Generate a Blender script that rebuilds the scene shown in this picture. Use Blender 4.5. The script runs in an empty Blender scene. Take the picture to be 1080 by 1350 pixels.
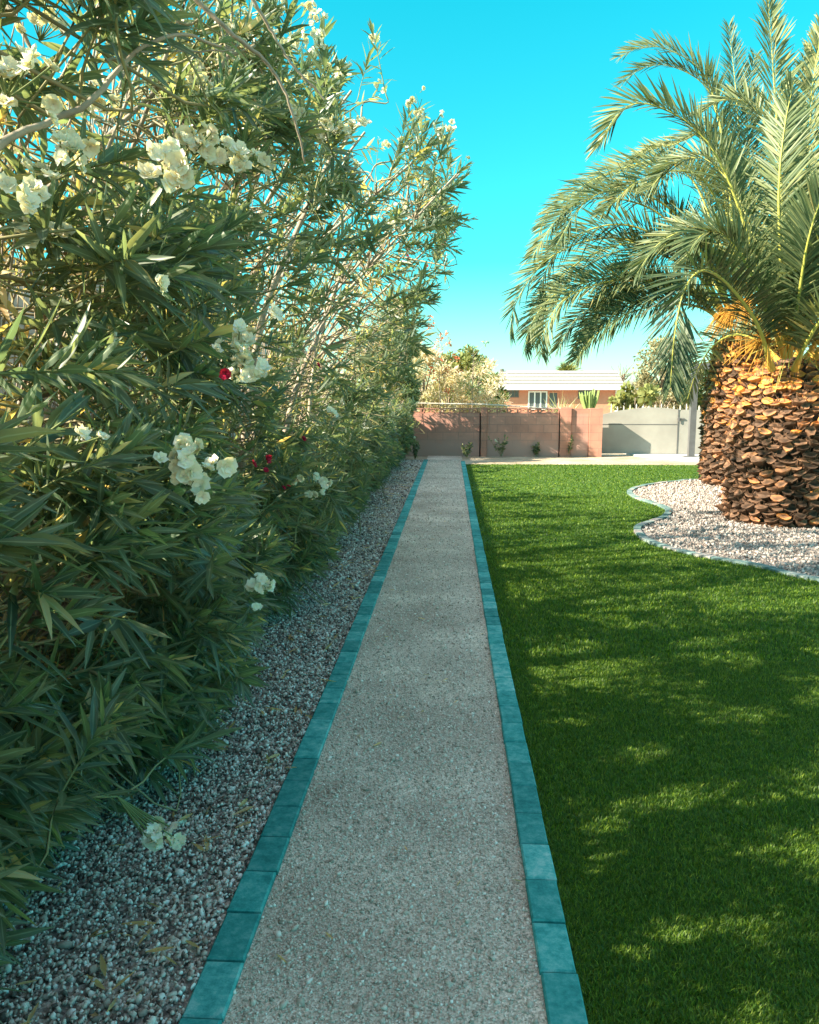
import bpy, math, random
import numpy as np
from mathutils import Vector, Euler

# ------------------------------------------------------------------ camera, world, sun, exposure
scene = bpy.context.scene
C = scene.collection
CAM_Z, PITCH, YAW, FPX = 1.5, 8.2, 2.95, 1050.0
cd = bpy.data.cameras.new("camera")
cam = bpy.data.objects.new("camera", cd); C.objects.link(cam)
cd.sensor_fit = 'HORIZONTAL'; cd.sensor_width = 36.0; cd.lens = 36.0 * FPX / 1080.0
cd.clip_start = 0.05; cd.clip_end = 2000
cam.location = (0, 0, CAM_Z)
cam.rotation_euler = (math.radians(90 - PITCH), 0, math.radians(YAW))
scene.camera = cam

SUN_EL, SUN_A = 32.0, 22.0            # elevation; shadows run to +X turned SUN_A degrees to +Y
world = bpy.data.worlds.new("World"); scene.world = world; world.use_nodes = True
wn = world.node_tree.nodes; wl = world.node_tree.links
bg = wn["Background"]
sky = wn.new("ShaderNodeTexSky"); sky.sky_type = 'NISHITA'; sky.sun_disc = False
sky.sun_elevation = math.radians(SUN_EL)
sky.sun_rotation = math.atan2(-math.cos(math.radians(SUN_A)), -math.sin(math.radians(SUN_A)))
sky.air_density = 1.0; sky.dust_density = 0.4; sky.ozone_density = 1.0
tint = wn.new("ShaderNodeMix"); tint.data_type = 'RGBA'; tint.blend_type = 'MULTIPLY'
tint.inputs[0].default_value = 1.0
wl.new(sky.outputs[0], tint.inputs[6])
# cyan low sky; overhead, out of view, brighter and neutral as added shade fill
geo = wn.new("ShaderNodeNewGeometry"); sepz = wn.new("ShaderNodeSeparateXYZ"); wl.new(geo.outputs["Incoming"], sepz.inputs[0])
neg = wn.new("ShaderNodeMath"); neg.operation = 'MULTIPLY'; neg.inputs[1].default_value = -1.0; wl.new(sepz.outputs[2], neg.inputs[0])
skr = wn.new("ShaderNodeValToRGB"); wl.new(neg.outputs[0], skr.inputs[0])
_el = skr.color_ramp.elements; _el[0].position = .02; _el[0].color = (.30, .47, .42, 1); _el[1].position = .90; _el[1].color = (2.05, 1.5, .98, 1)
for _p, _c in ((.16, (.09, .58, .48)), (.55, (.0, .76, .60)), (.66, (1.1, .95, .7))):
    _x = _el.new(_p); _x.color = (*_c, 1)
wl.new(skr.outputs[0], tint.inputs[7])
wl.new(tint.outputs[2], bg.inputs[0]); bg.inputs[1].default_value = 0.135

sd = bpy.data.lights.new("sun", 'SUN'); sd.energy = 5.0; sd.angle = math.radians(0.5); sd.color = (1.0, 0.88, 0.68)
sun = bpy.data.objects.new("sun", sd); C.objects.link(sun)
_a, _e = math.radians(SUN_A), math.radians(SUN_EL)
sun.rotation_euler = Vector((math.cos(_a) * math.cos(_e), math.sin(_a) * math.cos(_e), -math.sin(_e))).to_track_quat('-Z', 'Y').to_euler()
scene.view_settings.view_transform = 'Standard'; scene.view_settings.look = 'None'
scene.view_settings.exposure = 1.9; scene.view_settings.gamma = 1.0

rng = np.random.default_rng(11)
random.seed(5)
PI = math.pi
R_CAM = np.array(cam.rotation_euler.to_matrix())

def ray(px, py):
    return R_CAM @ np.array([(px - 540) / FPX, (675 - py) / FPX, -1.0])
def at(px, py, Y):                     # the point seen at a pixel, at the distance Y along the path
    d = ray(px, py); t = Y / d[1]
    return np.array([d[0] * t, Y, CAM_Z + d[2] * t])
def gnd(px, py, z=0.0):
    d = ray(px, py); t = (z - CAM_Z) / d[2]
    return np.array([d[0] * t, d[1] * t, z])

# ------------------------------------------------------------------ helpers
def link(o, parent=None):
    C.objects.link(o)
    if parent is not None: o.parent = parent
    return o
def tag(o, label=None, cat=None, group=None, kind=None):
    if label: o['label'] = label
    if cat: o['category'] = cat
    if group: o['group'] = group
    if kind: o['kind'] = kind
    return o
def thing(name, label, cat, loc=(0, 0, 0), rz=0.0, group=None):
    o = bpy.data.objects.new(name, None); o.empty_display_size = 0.1
    o.location = loc; o.rotation_euler = (0, 0, rz); C.objects.link(o)
    return tag(o, label, cat, group)

def np_mesh(name, V, F, mat, parent=None, attrs=None, smooth=False, mats=None, midx=None):
    """V (n,3), F (m,k) uniform faces; attrs {name: per-vertex floats}"""
    V = np.asarray(V, dtype=np.float32).reshape(-1, 3); F = np.asarray(F, dtype=np.int32)
    me = bpy.data.meshes.new(name); m, k = F.shape
    me.vertices.add(len(V)); me.vertices.foreach_set("co", V.ravel())
    me.loops.add(m * k); me.loops.foreach_set("vertex_index", F.ravel())
    me.polygons.add(m); me.polygons.foreach_set("loop_start", np.arange(0, m * k, k, dtype=np.int32))
    if smooth: me.polygons.foreach_set("use_smooth", np.ones(m, dtype=bool))
    for mm in (mats or [mat]): me.materials.append(mm)
    if midx is not None: me.polygons.foreach_set("material_index", np.asarray(midx, dtype=np.int32))
    me.update(calc_edges=True)
    for an, av in (attrs or {}).items():
        at_ = me.attributes.new(an, 'FLOAT', 'POINT'); at_.data.foreach_set("value", np.asarray(av, dtype=np.float32).ravel())
    me.validate()
    o = bpy.data.objects.new(name, me)
    return link(o, parent)

class MB:
    """collects boxes, prisms and tubes for ONE mesh object"""
    def __init__(s): s.v = []; s.f = []
    def box(s, x0, x1, y0, y1, z0, z1, bev=0.0):
        n = len(s.v); b = bev
        if b <= 0:
            s.v += [(x0, y0, z0), (x1, y0, z0), (x1, y1, z0), (x0, y1, z0), (x0, y0, z1), (x1, y0, z1), (x1, y1, z1), (x0, y1, z1)]
            s.f += [tuple(n + i for i in q) for q in ((3, 2, 1, 0), (4, 5, 6, 7), (0, 1, 5, 4), (1, 2, 6, 5), (2, 3, 7, 6), (3, 0, 4, 7))]
        else:
            rings = [(0, z0), (0, z1 - b), (b, z1)]
            for ins, z in rings:
                s.v += [(x0 + ins, y0 + ins, z), (x1 - ins, y0 + ins, z), (x1 - ins, y1 - ins, z), (x0 + ins, y1 - ins, z)]
            for r in range(2):
                for i in range(4):
                    j = (i + 1) % 4; s.f.append((n + r * 4 + i, n + r * 4 + j, n + r * 4 + 4 + j, n + r * 4 + 4 + i))
            s.f += [(n + 3, n + 2, n + 1, n), (n + 8, n + 9, n + 10, n + 11)]
        return s
    def prism(s, poly, y0, y1):         # poly in x,z extruded along y
        n = len(s.v); k = len(poly)
        s.v += [(x, y0, z) for x, z in poly] + [(x, y1, z) for x, z in poly]
        s.f += [tuple(n + i for i in range(k)), tuple(n + k + i for i in reversed(range(k)))]
        s.f += [(n + i, n + k + i, n + k + (i + 1) % k, n + (i + 1) % k) for i in range(k)]
        return s
    def slab(s, poly, z0, z1):          # poly in x,y extruded along z
        n = len(s.v); k = len(poly)
        s.v += [(x, y, z0) for x, y in poly] + [(x, y, z1) for x, y in poly]
        s.f += [tuple(n + i for i in reversed(range(k))), tuple(n + k + i for i in range(k))]
        s.f += [(n + i, n + (i + 1) % k, n + k + (i + 1) % k, n + k + i) for i in range(k)]
        return s
    def raw(s, v, f):
        n = len(s.v); s.v += [tuple(map(float, p)) for p in v]; s.f += [tuple(n + i for i in q) for q in f]; return s
    def tube(s, pts, rad, k=6):
        V, F = tubes(np.array([pts], float), np.array([rad], float), k)
        return s.raw(V, F.tolist())
    def build(s, name, mat, parent=None, smooth=False, fix=True):
        me = bpy.data.meshes.new(name); me.from_pydata(s.v, [], s.f); me.materials.append(mat)
        if smooth:
            for p in me.polygons: p.use_smooth = True
        me.update()
        if fix:
            import bmesh
            bm = bmesh.new(); bm.from_mesh(me); bmesh.ops.recalc_face_normals(bm, faces=bm.faces); bm.to_mesh(me); bm.free()
        return link(bpy.data.objects.new(name, me), parent)

def nrm(v):
    return v / np.maximum(np.linalg.norm(v, axis=-1, keepdims=True), 1e-9)

def tubes(P, R, k=4):
    """P (N,M,3) centre lines, R (N,M) radii -> verts, quads"""
    N, M, _ = P.shape
    T = nrm(np.gradient(P, axis=1))
    ref = np.where(np.abs(T[..., 2:3]) > 0.9, np.array([1.0, 0.1, 0.0]), np.array([0.05, 0.1, 1.0]))
    A = nrm(np.cross(T, ref)); B = np.cross(T, A)
    th = np.arange(k) * 2 * PI / k
    V = P[:, :, None, :] + R[:, :, None, None] * (np.cos(th)[None, None, :, None] * A[:, :, None, :] + np.sin(th)[None, None, :, None] * B[:, :, None, :])
    n = np.arange(N)[:, None, None] * M * k; m = np.arange(M - 1)[None, :, None] * k
    i = np.arange(k)[None, None, :]; j = (i + 1) % k
    F = np.stack([n + m + i, n + m + j, n + m + k + j, n + m + k + i], -1).reshape(-1, 4)
    return V.reshape(-1, 3), F

def leaves_hi(B, D, N, L, W, droop):
    """folded, drooping leaves: 12 verts and 6 quads each"""
    n = len(B); S = nrm(np.cross(D, N)); N = np.cross(S, D)
    ts = np.array([0, .33, .68, 1.0]); ws = np.array([.22, 1.0, .74, .05])
    out = np.zeros((n, 4, 3, 3)); g = np.array([0, 0, -1.0])
    for i, (t, w) in enumerate(zip(ts, ws)):
        c = B + D * (t * L)[:, None] + g * (droop * t * t * L)[:, None]
        half = S * (0.5 * w * W)[:, None]; up = N * (0.16 * w * W)[:, None]
        out[:, i, 0] = c - half + up; out[:, i, 1] = c; out[:, i, 2] = c + half + up
    q = []
    for i in range(3):
        for j in range(2): q.append((i * 3 + j, i * 3 + j + 1, i * 3 + 4 + j, i * 3 + 3 + j))
    F = (np.arange(n)[:, None, None] * 12 + np.array(q)[None]).reshape(-1, 4)
    edge = np.tile(np.array([1, 0, 1] * 4, dtype=np.float32), n)
    return out.reshape(-1, 3), F, edge, 12

def leaves_lo(B, D, N, L, W, droop):
    n = len(B); S = nrm(np.cross(D, N)); g = np.array([0, 0, -1.0])
    mid = B + D * (0.45 * L)[:, None] + g * (droop * .2 * L)[:, None]
    half = S * (0.5 * W)[:, None]
    out = np.stack([B, mid + half, B + D * L[:, None] + g * (droop * L)[:, None], mid - half], 1)
    F = np.arange(n * 4).reshape(n, 4)
    return out.reshape(-1, 3), F, np.full(n * 4, .6), 4

def in_poly(P, poly):
    x, y = P[:, 0], P[:, 1]; inside = np.zeros(len(P), bool); n = len(poly)
    for i in range(n):
        x0, y0 = poly[i]; x1, y1 = poly[(i + 1) % n]
        c = ((y0 > y) != (y1 > y)) & (x < (x1 - x0) * (y - y0) / ((y1 - y0) if y1 != y0 else 1e-9) + x0)
        inside ^= c
    return inside

def smooth_line(pts, n):
    """Catmull-Rom through pts, n samples"""
    P = np.array(pts, float); P = np.vstack([2 * P[0] - P[1], P, 2 * P[-1] - P[-2]])
    m = len(P) - 3; out = []
    for u in np.linspace(0, m - 1e-6, n):
        i = int(u); t = u - i; a, b, c, d = P[i:i + 4]
        out.append(.5 * ((2 * b) + (-a + c) * t + (2 * a - 5 * b + 4 * c - d) * t * t + (-a + 3 * b - 3 * c + d) * t ** 3))
    return np.array(out)

# ------------------------------------------------------------------ materials
def mat(name, col=(.5, .5, .5), rough=.8, spec=.3, metal=0.0):
    m = bpy.data.materials.new(name); m.use_nodes = True
    b = m.node_tree.nodes["Principled BSDF"]
    b.inputs["Base Color"].default_value = (*col, 1); b.inputs["Roughness"].default_value = rough
    b.inputs["Specular IOR Level"].default_value = spec; b.inputs["Metallic"].default_value = metal
    return m, m.node_tree.nodes, m.node_tree.links, b
def ramp(nodes, stops, interp='LINEAR'):
    r = nodes.new("ShaderNodeValToRGB"); r.color_ramp.interpolation = interp
    el = r.color_ramp.elements
    while len(el) < len(stops): el.new(0.5)
    for e, (p, c) in zip(el, stops): e.position = p; e.color = (*c, 1)
    return r
def noise(nodes, links, scale, detail=4, rough=.6, coord="Object", vec=None):
    n = nodes.new("ShaderNodeTexNoise"); n.inputs["Scale"].default_value = scale
    n.inputs["Detail"].default_value = detail; n.inputs["Roughness"].default_value = rough
    if vec is None:
        tc = nodes.new("ShaderNodeTexCoord"); vec = tc.outputs[coord]
    links.new(vec, n.inputs["Vector"])
    return n
def bump(nodes, links, b, height, strength=.4, dist=.01):
    bp = nodes.new("ShaderNodeBump"); bp.inputs["Strength"].default_value = strength; bp.inputs["Distance"].default_value = dist
    links.new(height, bp.inputs["Height"]); links.new(bp.outputs[0], b.inputs["Normal"]); return bp
def mixc(nodes, links, fac, a, b_, mode='MIX'):
    m = nodes.new("ShaderNodeMix"); m.data_type = 'RGBA'; m.blend_type = mode
    for s, v in ((m.inputs[0], fac), (m.inputs[6], a), (m.inputs[7], b_)):
        if isinstance(v, (int, float)): s.default_value = v
        elif isinstance(v, tuple): s.default_value = (*v, 1)
        else: links.new(v, s)
    return m.outputs[2]

def noisy(name, c0, c1, scale=8, rough=.85, bscale=None, bstr=.3, bdist=.01, spec=.25, metal=0.0, detail=5):
    m, nd, lk, b = mat(name, c0, rough, spec, metal)
    n = noise(nd, lk, scale, detail)
    r = ramp(nd, [(.3, c0), (.7, c1)]); lk.new(n.outputs[0], r.inputs[0]); lk.new(r.outputs[0], b.inputs["Base Color"])
    if bscale:
        n2 = noise(nd, lk, bscale, 6, .65); bump(nd, lk, b, n2.outputs[0], bstr, bdist)
    return m

def leaf_mat(name, stops, rib=None, trans=.3, tcol=1.7, rough=.36, spec=.5):
    m, nd, lk, b = mat(name, rough=rough, spec=spec)
    a = nd.new("ShaderNodeAttribute"); a.attribute_name = "tone"
    r = ramp(nd, stops); lk.new(a.outputs["Fac"], r.inputs[0]); col = r.outputs[0]
    if rib:
        e = nd.new("ShaderNodeAttribute"); e.attribute_name = "edge"
        mr = nd.new("ShaderNodeMapRange"); mr.inputs[1].default_value = .02; mr.inputs[2].default_value = .17
        mr.inputs[3].default_value = .75; mr.inputs[4].default_value = 0; lk.new(e.outputs["Fac"], mr.inputs[0])
        col2 = mixc(nd, lk, mr.outputs[0], col, rib)
    else: col2 = col
    lk.new(col2, b.inputs["Base Color"])
    tr = nd.new("ShaderNodeBsdfTranslucent")
    tc = mixc(nd, lk, 1.0, col, (tcol * 1.1, tcol, tcol * .45), 'MULTIPLY'); lk.new(tc, tr.inputs[0])
    mx = nd.new("ShaderNodeMixShader"); mx.inputs[0].default_value = trans
    lk.new(b.outputs[0], mx.inputs[1]); lk.new(tr.outputs[0], mx.inputs[2])
    lk.new(mx.outputs[0], nd["Material Output"].inputs[0])
    return m
def tone_mat(name, stops, rough=.85, spec=.25, bscale=None, bstr=.4, bdist=.004, interp='LINEAR'):
    m, nd, lk, b = mat(name, rough=rough, spec=spec)
    a = nd.new("ShaderNodeAttribute"); a.attribute_name = "tone"
    r = ramp(nd, stops, interp); lk.new(a.outputs["Fac"], r.inputs[0])
    if bscale:
        n = noise(nd, lk, bscale, 5, .65)
        v = ramp(nd, [(.3, (.7, .7, .7)), (.75, (1.15, 1.15, 1.15))]); lk.new(n.outputs[0], v.inputs[0])
        lk.new(mixc(nd, lk, 1.0, r.outputs[0], v.outputs[0], 'MULTIPLY'), b.inputs["Base Color"])
        bump(nd, lk, b, n.outputs[0], bstr, bdist)
    else: lk.new(r.outputs[0], b.inputs["Base Color"])
    return m

M = {}
M['oleander_leaf'] = leaf_mat("oleander leaf", [(0, (.054, .090, .070)), (.35, (.12, .152, .10)), (.55, (.20, .20, .105)), (.75, (.35, .295, .14)), (.9, (.50, .38, .21)), (1, (.46, .32, .19))], (.42, .50, .34), trans=.40, tcol=3.2)
M['grass_blade'] = leaf_mat("turf blade", [(0, (.016, .054, .010)), (.5, (.075, .15, .015)), (1, (.26, .34, .03))], None, trans=.36, tcol=1.9, rough=.5, spec=.3)
M['palm_leaf'] = leaf_mat("palm leaflet", [(0, (.030, .060, .032)), (.5, (.085, .125, .055)), (.85, (.26, .27, .11)), (1, (.42, .34, .14))], (.30, .31, .15), trans=.2, tcol=1.5, rough=.48, spec=.32)
M['rachis'] = tone_mat("palm rachis", [(0, (.38, .36, .07)), (.6, (.45, .42, .09)), (1, (.62, .33, .05))], .45, .4)
M['dry_leaf'] = leaf_mat("dry shrub leaf", [(0, (.20, .24, .08)), (.4, (.44, .41, .24)), (.75, (.66, .57, .43)), (1, (.68, .50, .40))], None, trans=.3, tcol=1.1, rough=.7, spec=.15)
M['tree_leaf'] = leaf_mat("tree leaf", [(0, (.05, .09, .03)), (.5, (.13, .17, .05)), (1, (.27, .27, .1))], None, trans=.25, tcol=1.3, rough=.6, spec=.2)
M['olive_leaf'] = leaf_mat("olive tree leaf", [(0, (.12, .12, .06)), (.5, (.24, .22, .12)), (1, (.40, .34, .2))], None, trans=.2, tcol=1.2, rough=.7, spec=.15)
M['petal_white'] = leaf_mat("white petal", [(0, (.74, .69, .54)), (.5, (.86, .84, .77)), (1, (.90, .89, .86))], None, trans=.35, tcol=1.0, rough=.6, spec=.2)
M['petal_red'] = leaf_mat("red petal", [(0, (.30, .008, .035)), (1, (.50, .022, .07))], None, trans=.3, tcol=1.1, rough=.55, spec=.2)
M['bark'] = noisy("oleander bark", (.24, .19, .15), (.46, .39, .31), 14, .85, 40, .4, .004)
M['twig'] = tone_mat("twig", [(0, (.12, .17, .06)), (.5, (.26, .24, .12)), (1, (.30, .24, .18))], .7)
M['trunk_bark'] = noisy("tree bark", (.12, .09, .06), (.3, .24, .18), 6, .9, 20, .5, .02)
M['gravel_l'] = tone_mat("crushed gravel stone", [(0, (.10, .08, .07)), (.2, (.32, .23, .19)), (.45, (.58, .46, .39)), (.7, (.76, .67, .59)), (1, (.92, .88, .83))], .8, .3, 60, .3, .003)
M['gravel_r'] = tone_mat("pale gravel stone", [(0, (.13, .10, .09)), (.3, (.25, .20, .18)), (.6, (.37, .32, .29)), (1, (.56, .51, .47))], .85, .2)
M['grit'] = tone_mat("granite grit", [(0, (.32, .26, .205)), (.4, (.56, .47, .39)), (.75, (.70, .59, .49)), (1, (.88, .82, .74))], .85, .25)
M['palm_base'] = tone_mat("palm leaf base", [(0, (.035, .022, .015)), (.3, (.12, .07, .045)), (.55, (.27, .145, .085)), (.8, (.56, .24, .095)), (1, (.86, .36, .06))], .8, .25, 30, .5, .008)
M['fruit'] = tone_mat("palm fruit stalk", [(0, (.34, .16, .025)), (1, (.58, .31, .05))], .6)

def ground_mat(name, c0, c1, c2, fine=220, coarse=3.0, bstr=.6, bdist=.006):
    m, nd, lk, b = mat(name, c0, .9, .2)
    v = nd.new("ShaderNodeTexVoronoi"); v.inputs["Scale"].default_value = fine
    tc = nd.new("ShaderNodeTexCoord"); lk.new(tc.outputs["Object"], v.inputs["Vector"])
    r = ramp(nd, [(0, c0), (.55, c1), (1, c2)])
    sep = nd.new("ShaderNodeSeparateColor"); lk.new(v.outputs["Color"], sep.inputs[0]); lk.new(sep.outputs[0], r.inputs[0])
    n = noise(nd, lk, coarse, 6, .6, vec=tc.outputs["Object"])
    g = ramp(nd, [(.34, (.70, .685, .67)), (.52, (.98, .98, .98)), (.70, (1.34, 1.38, 1.38))]); lk.new(n.outputs[0], g.inputs[0])
    lk.new(mixc(nd, lk, 1.0, r.outputs[0], g.outputs[0], 'MULTIPLY'), b.inputs["Base Color"])
    bump(nd, lk, b, v.outputs["Distance"], bstr, bdist)
    return m
M['path'] = ground_mat("decomposed granite", (.36, .29, .235), (.58, .485, .40), (.78, .67, .57), 170, 1.6)
M['dirt'] = ground_mat("sandy dirt", (.34, .27, .185), (.45, .37, .265), (.54, .45, .34), 90, 1.3, .3)
M['gravel_base'] = ground_mat("gravel bed base", (.12, .105, .095), (.30, .26, .235), (.48, .43, .39), 60, 2.0, .8, .012)
M['gravel_base_r'] = ground_mat("pale gravel base", (.18, .145, .13), (.30, .26, .235), (.42, .37, .34), 60, 2.0, .8, .012)
M['turf'] = noisy("turf mat", (.03, .08, .011), (.075, .145, .015), 90, .95, 300, .6, .01)
M['concrete'] = noisy("concrete slab", (.38, .365, .35), (.52, .50, .485), 2.5, .9, 60, .2, .004)

def paver_mat(name, c0, c1, c2):
    m, nd, lk, b = mat(name, c0, .8, .3)
    oi = nd.new("ShaderNodeObjectInfo"); gp = nd.new("ShaderNodeNewGeometry"); n = noise(nd, lk, 21, 9, .75, vec=gp.outputs["Position"])
    r = ramp(nd, [(.36, c0), (.50, c1), (.66, c2)]); lk.new(n.outputs[0], r.inputs[0])
    g = ramp(nd, [(0, (.62, .70, .70)), (.7, (1.05, 1.05, 1.05)), (1, (2.2, 1.3, 1.3))]); lk.new(oi.outputs["Random"], g.inputs[0])
    lk.new(mixc(nd, lk, 1.0, r.outputs[0], g.outputs[0], 'MULTIPLY'), b.inputs["Base Color"])
    n2 = noise(nd, lk, 120, 5, .7); bump(nd, lk, b, n2.outputs[0], .35, .004)
    return m
M['paver'] = paver_mat("teal paver", (.014, .19, .185), (.040, .30, .285), (.15, .41, .39))
M['paver_pale'] = paver_mat("pale edging", (.10, .18, .175), (.16, .24, .23), (.27, .32, .31))

def block_mat(name, c0, c1, mortar, bw=.4, bh=.2, patch=None):
    m, nd, lk, b = mat(name, c0, .9, .2)
    tc = nd.new("ShaderNodeTexCoord"); mp = nd.new("ShaderNodeMapping")
    mp.inputs["Rotation"].default_value = (math.radians(-90), 0, 0)
    lk.new(tc.outputs["Object"], mp.inputs[0])
    br = nd.new("ShaderNodeTexBrick"); br.inputs["Scale"].default_value = 1.0
    br.inputs["Brick Width"].default_value = bw; br.inputs["Row Height"].default_value = bh; br.inputs["Mortar Size"].default_value = .006
    br.inputs["Color1"].default_value = (*c0, 1); br.inputs["Color2"].default_value = (*c1, 1); br.inputs["Mortar"].default_value = (*mortar, 1)
    br.inputs["Bias"].default_value = 0.0; lk.new(mp.outputs[0], br.inputs["Vector"])
    n = noise(nd, lk, 1.6, 6, .65, vec=tc.outputs["Object"])
    g = ramp(nd, [(.3, (.75, .77, .78)), (.7, (1.2, 1.14, 1.1))]); lk.new(n.outputs[0], g.inputs[0])
    col = mixc(nd, lk, 1.0, br.outputs[0], g.outputs[0], 'MULTIPLY')
    if patch:                                     # lower courses blend to the patch colour, with a noisy edge
        sx = nd.new("ShaderNodeSeparateXYZ"); lk.new(tc.outputs["Object"], sx.inputs[0])
        ad = nd.new("ShaderNodeMath"); ad.operation = 'MULTIPLY_ADD'; lk.new(n.outputs[0], ad.inputs[0]); ad.inputs[1].default_value = .5; lk.new(sx.outputs[2], ad.inputs[2])
        rp = ramp(nd, [(.50, (1, 1, 1)), (.78, (0, 0, 0))]); lk.new(ad.outputs[0], rp.inputs[0])
        col = mixc(nd, lk, rp.outputs[0], col, patch)
    lk.new(col, b.inputs["Base Color"])
    n2 = noise(nd, lk, 60, 5, .7, vec=tc.outputs["Object"])
    bump(nd, lk, b, n2.outputs[0], .3, .006)
    return m
M['block'] = block_mat("red slump block", (.46, .235, .19), (.54, .29, .235), (.30, .19, .165), patch=(.46, .28, .24))
M['block_plain'] = block_mat("red pilaster block", (.44, .215, .165), (.49, .25, .19), (.30, .18, .15))
M['block_grey'] = block_mat("grey boundary block", (.50, .47, .43), (.56, .52, .48), (.38, .36, .34))
M['stucco'] = noisy("salmon stucco", (.50, .21, .135), (.57, .25, .165), 5, .95, 150, .3, .004)
M['roof'] = noisy("white roof tile", (.30, .28, .265), (.40, .375, .35), 9, .8, 60, .3, .01)
M['white_paint'] = noisy("white paint", (.72, .72, .70), (.8, .8, .78), 4, .5, spec=.4)
M['dark_metal'] = noisy("dark grey metal", (.085, .085, .09), (.13, .13, .135), 5, .45, spec=.5)
M['gate'] = noisy("grey gate sheet", (.28, .265, .24), (.36, .345, .31), 1.6, .55, 3, .08, .02, spec=.4, detail=3)
M['gap'] = mat("dark gap", (.03, .03, .03), .9, .1)[0]
M['glass'] = mat("window glass", (.09, .11, .12), .08, .6)[0]
M['pipe'] = mat("vent pipe", (.12, .11, .1), .7, .3)[0]
M['cactus'] = noisy("cactus skin", (.14, .20, .06), (.26, .31, .10), 10, .7, 30, .3, .02)
M['picket'] = noisy("pale picket wood", (.55, .50, .42), (.68, .63, .55), 6, .8)

# ------------------------------------------------------------------ setting: ground, path, lawn, beds
def sheet(name, poly, z, m, kind='structure'):
    me = bpy.data.meshes.new(name); me.from_pydata([(x, y, z) for x, y in poly], [], [tuple(range(len(poly)))])
    me.materials.append(m); me.update(); o = link(bpy.data.objects.new(name, me))
    if me.polygons[0].normal.z < 0: me.flip_normals()
    return tag(o, kind=kind)

PL0, PL1, PR0, PR1 = -.640, -.538, .243, .338      # path border: outer and inner edges, left and right
PATH_END = 19.0
sheet('ground', [(-400, -200), (400, -200), (400, 900), (-400, 900)], -.03, M['dirt'])
sheet('path', [(PL1 - .04, -1), (PR0 + .04, -1), (PR0 + .04, 20.6), (PL1 - .04, 20.6)], .004, M['path'])
sheet('gravel_strip', [(-3.3, -1), (PL0 + .04, -1), (PL0 + .04, 19.2), (-3.3, 19.2)], .0, M['gravel_base'])

bed_px = [(935, 633), (895, 635), (860, 639), (838, 644), (830, 650), (842, 658), (868, 666), (882, 674), (873, 684), (848, 692), (840, 699), (850, 711), (880, 723), (930, 735), (1000, 747), (1080, 766)]
bed_pts = [gnd(*p)[:2] for p in bed_px]
bed_pts = [np.array([bed_pts[0][0] + 3.5, bed_pts[0][1] + .25])] + bed_pts + [bed_pts[-1] + np.array([.9, -.62]), bed_pts[-1] + np.array([2.4, -1.3])]
bed_curve = smooth_line(bed_pts, 160)
LAWN_FAR = 18.1
lawn_poly = [(PR1 - .01, -.5), (PR1 - .01, LAWN_FAR), (9.5, LAWN_FAR)] + [(9.5, bed_curve[0][1])] + [tuple(p) for p in bed_curve] + [(9.5, bed_curve[-1][1]), (9.5, -.5)]
bed_poly = [tuple(p) for p in bed_curve] + [(9.5, bed_curve[-1][1]), (9.5, bed_curve[0][1])]
sheet('lawn', lawn_poly, -.006, M['turf'])
sheet('gravel_bed', bed_poly, -.002, M['gravel_base_r'])
patio = [gnd(808, 593)[:2], gnd(835, 600)[:2], gnd(905, 607)[:2]]
tag(MB().slab([tuple(patio[0]), tuple(patio[1]), tuple(patio[2]), (16, 18.3), (16, 27), (patio[0][0] + .1, 27)], -.1, .02).build('patio', M['concrete']), kind='structure')

# turf blades: dense close to the camera, coarser far away
def turf():
    B = []; W = []; H = []
    for y0, y1, dens, w, h in ((1.0, 2.6, 60000, .0028, .016), (2.6, 4.5, 30000, .0036, .018), (4.5, 8, 8500, .006, .024), (8, 12.5, 2600, .009, .022), (12.5, LAWN_FAR, 1000, .014, .020)):
        xmax = min(9.4, .50 * y1 + .5)
        n = int((y1 - y0) * (xmax - PR1) * dens)
        P = np.stack([rng.uniform(PR1, xmax, n), rng.uniform(y0, y1, n)], 1)
        P = P[(P[:, 0] < .50 * P[:, 1] + .5) & in_poly(P, lawn_poly)]
        B.append(P); W.append(np.full(len(P), w)); H.append(np.full(len(P), h))
    n = 60000                                       # the rest of the lawn, beside the view
    P = np.stack([rng.uniform(PR1, 9.4, n), rng.uniform(-.4, LAWN_FAR, n)], 1); P = P[((P[:, 0] >= .50 * P[:, 1] + .5) | (P[:, 1] < 1.0)) & in_poly(P, lawn_poly)]
    B.append(P); W.append(np.full(len(P), .011)); H.append(np.full(len(P), .023))
    B = np.vstack(B); W = np.concatenate(W) * rng.uniform(.7, 1.3, len(B)); H = np.concatenate(H) * rng.uniform(.7, 1.25, len(B))
    n = len(B); B3 = np.c_[B, np.full(n, -.008)]
    az = rng.uniform(0, 2 * PI, n); lean = rng.uniform(.1, .75, n)
    d = np.stack([np.cos(az) * lean, np.sin(az) * lean, np.ones(n)], 1)
    s = np.stack([-np.sin(az + rng.normal(0, .5, n)), np.cos(az), np.zeros(n)], 1)
    mid = B3 + d * np.array([.6, .6, 1])[None] * (H * .6)[:, None]; tip = B3 + d * np.array([1.25, 1.25, .95])[None] * H[:, None]
    hw = (s * W[:, None] * .5)
    V = np.stack([B3 - hw, B3 + hw, mid + hw * .8, mid - hw * .8, tip + hw * .15, tip - hw * .15], 1)
    F = (np.arange(n)[:, None, None] * 6 + np.array([(0, 1, 2, 3), (3, 2, 4, 5)])[None]).reshape(-1, 4)
    t = np.clip(rng.normal(.42, .22, n), 0, 1)
    o = np_mesh('turf_blades', V.reshape(-1, 3), F, M['grass_blade'], attrs={'tone': np.repeat(t, 6)})
    tag(o, 'short green artificial turf covering the lawn', 'turf', kind='stuff')
turf()

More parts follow.
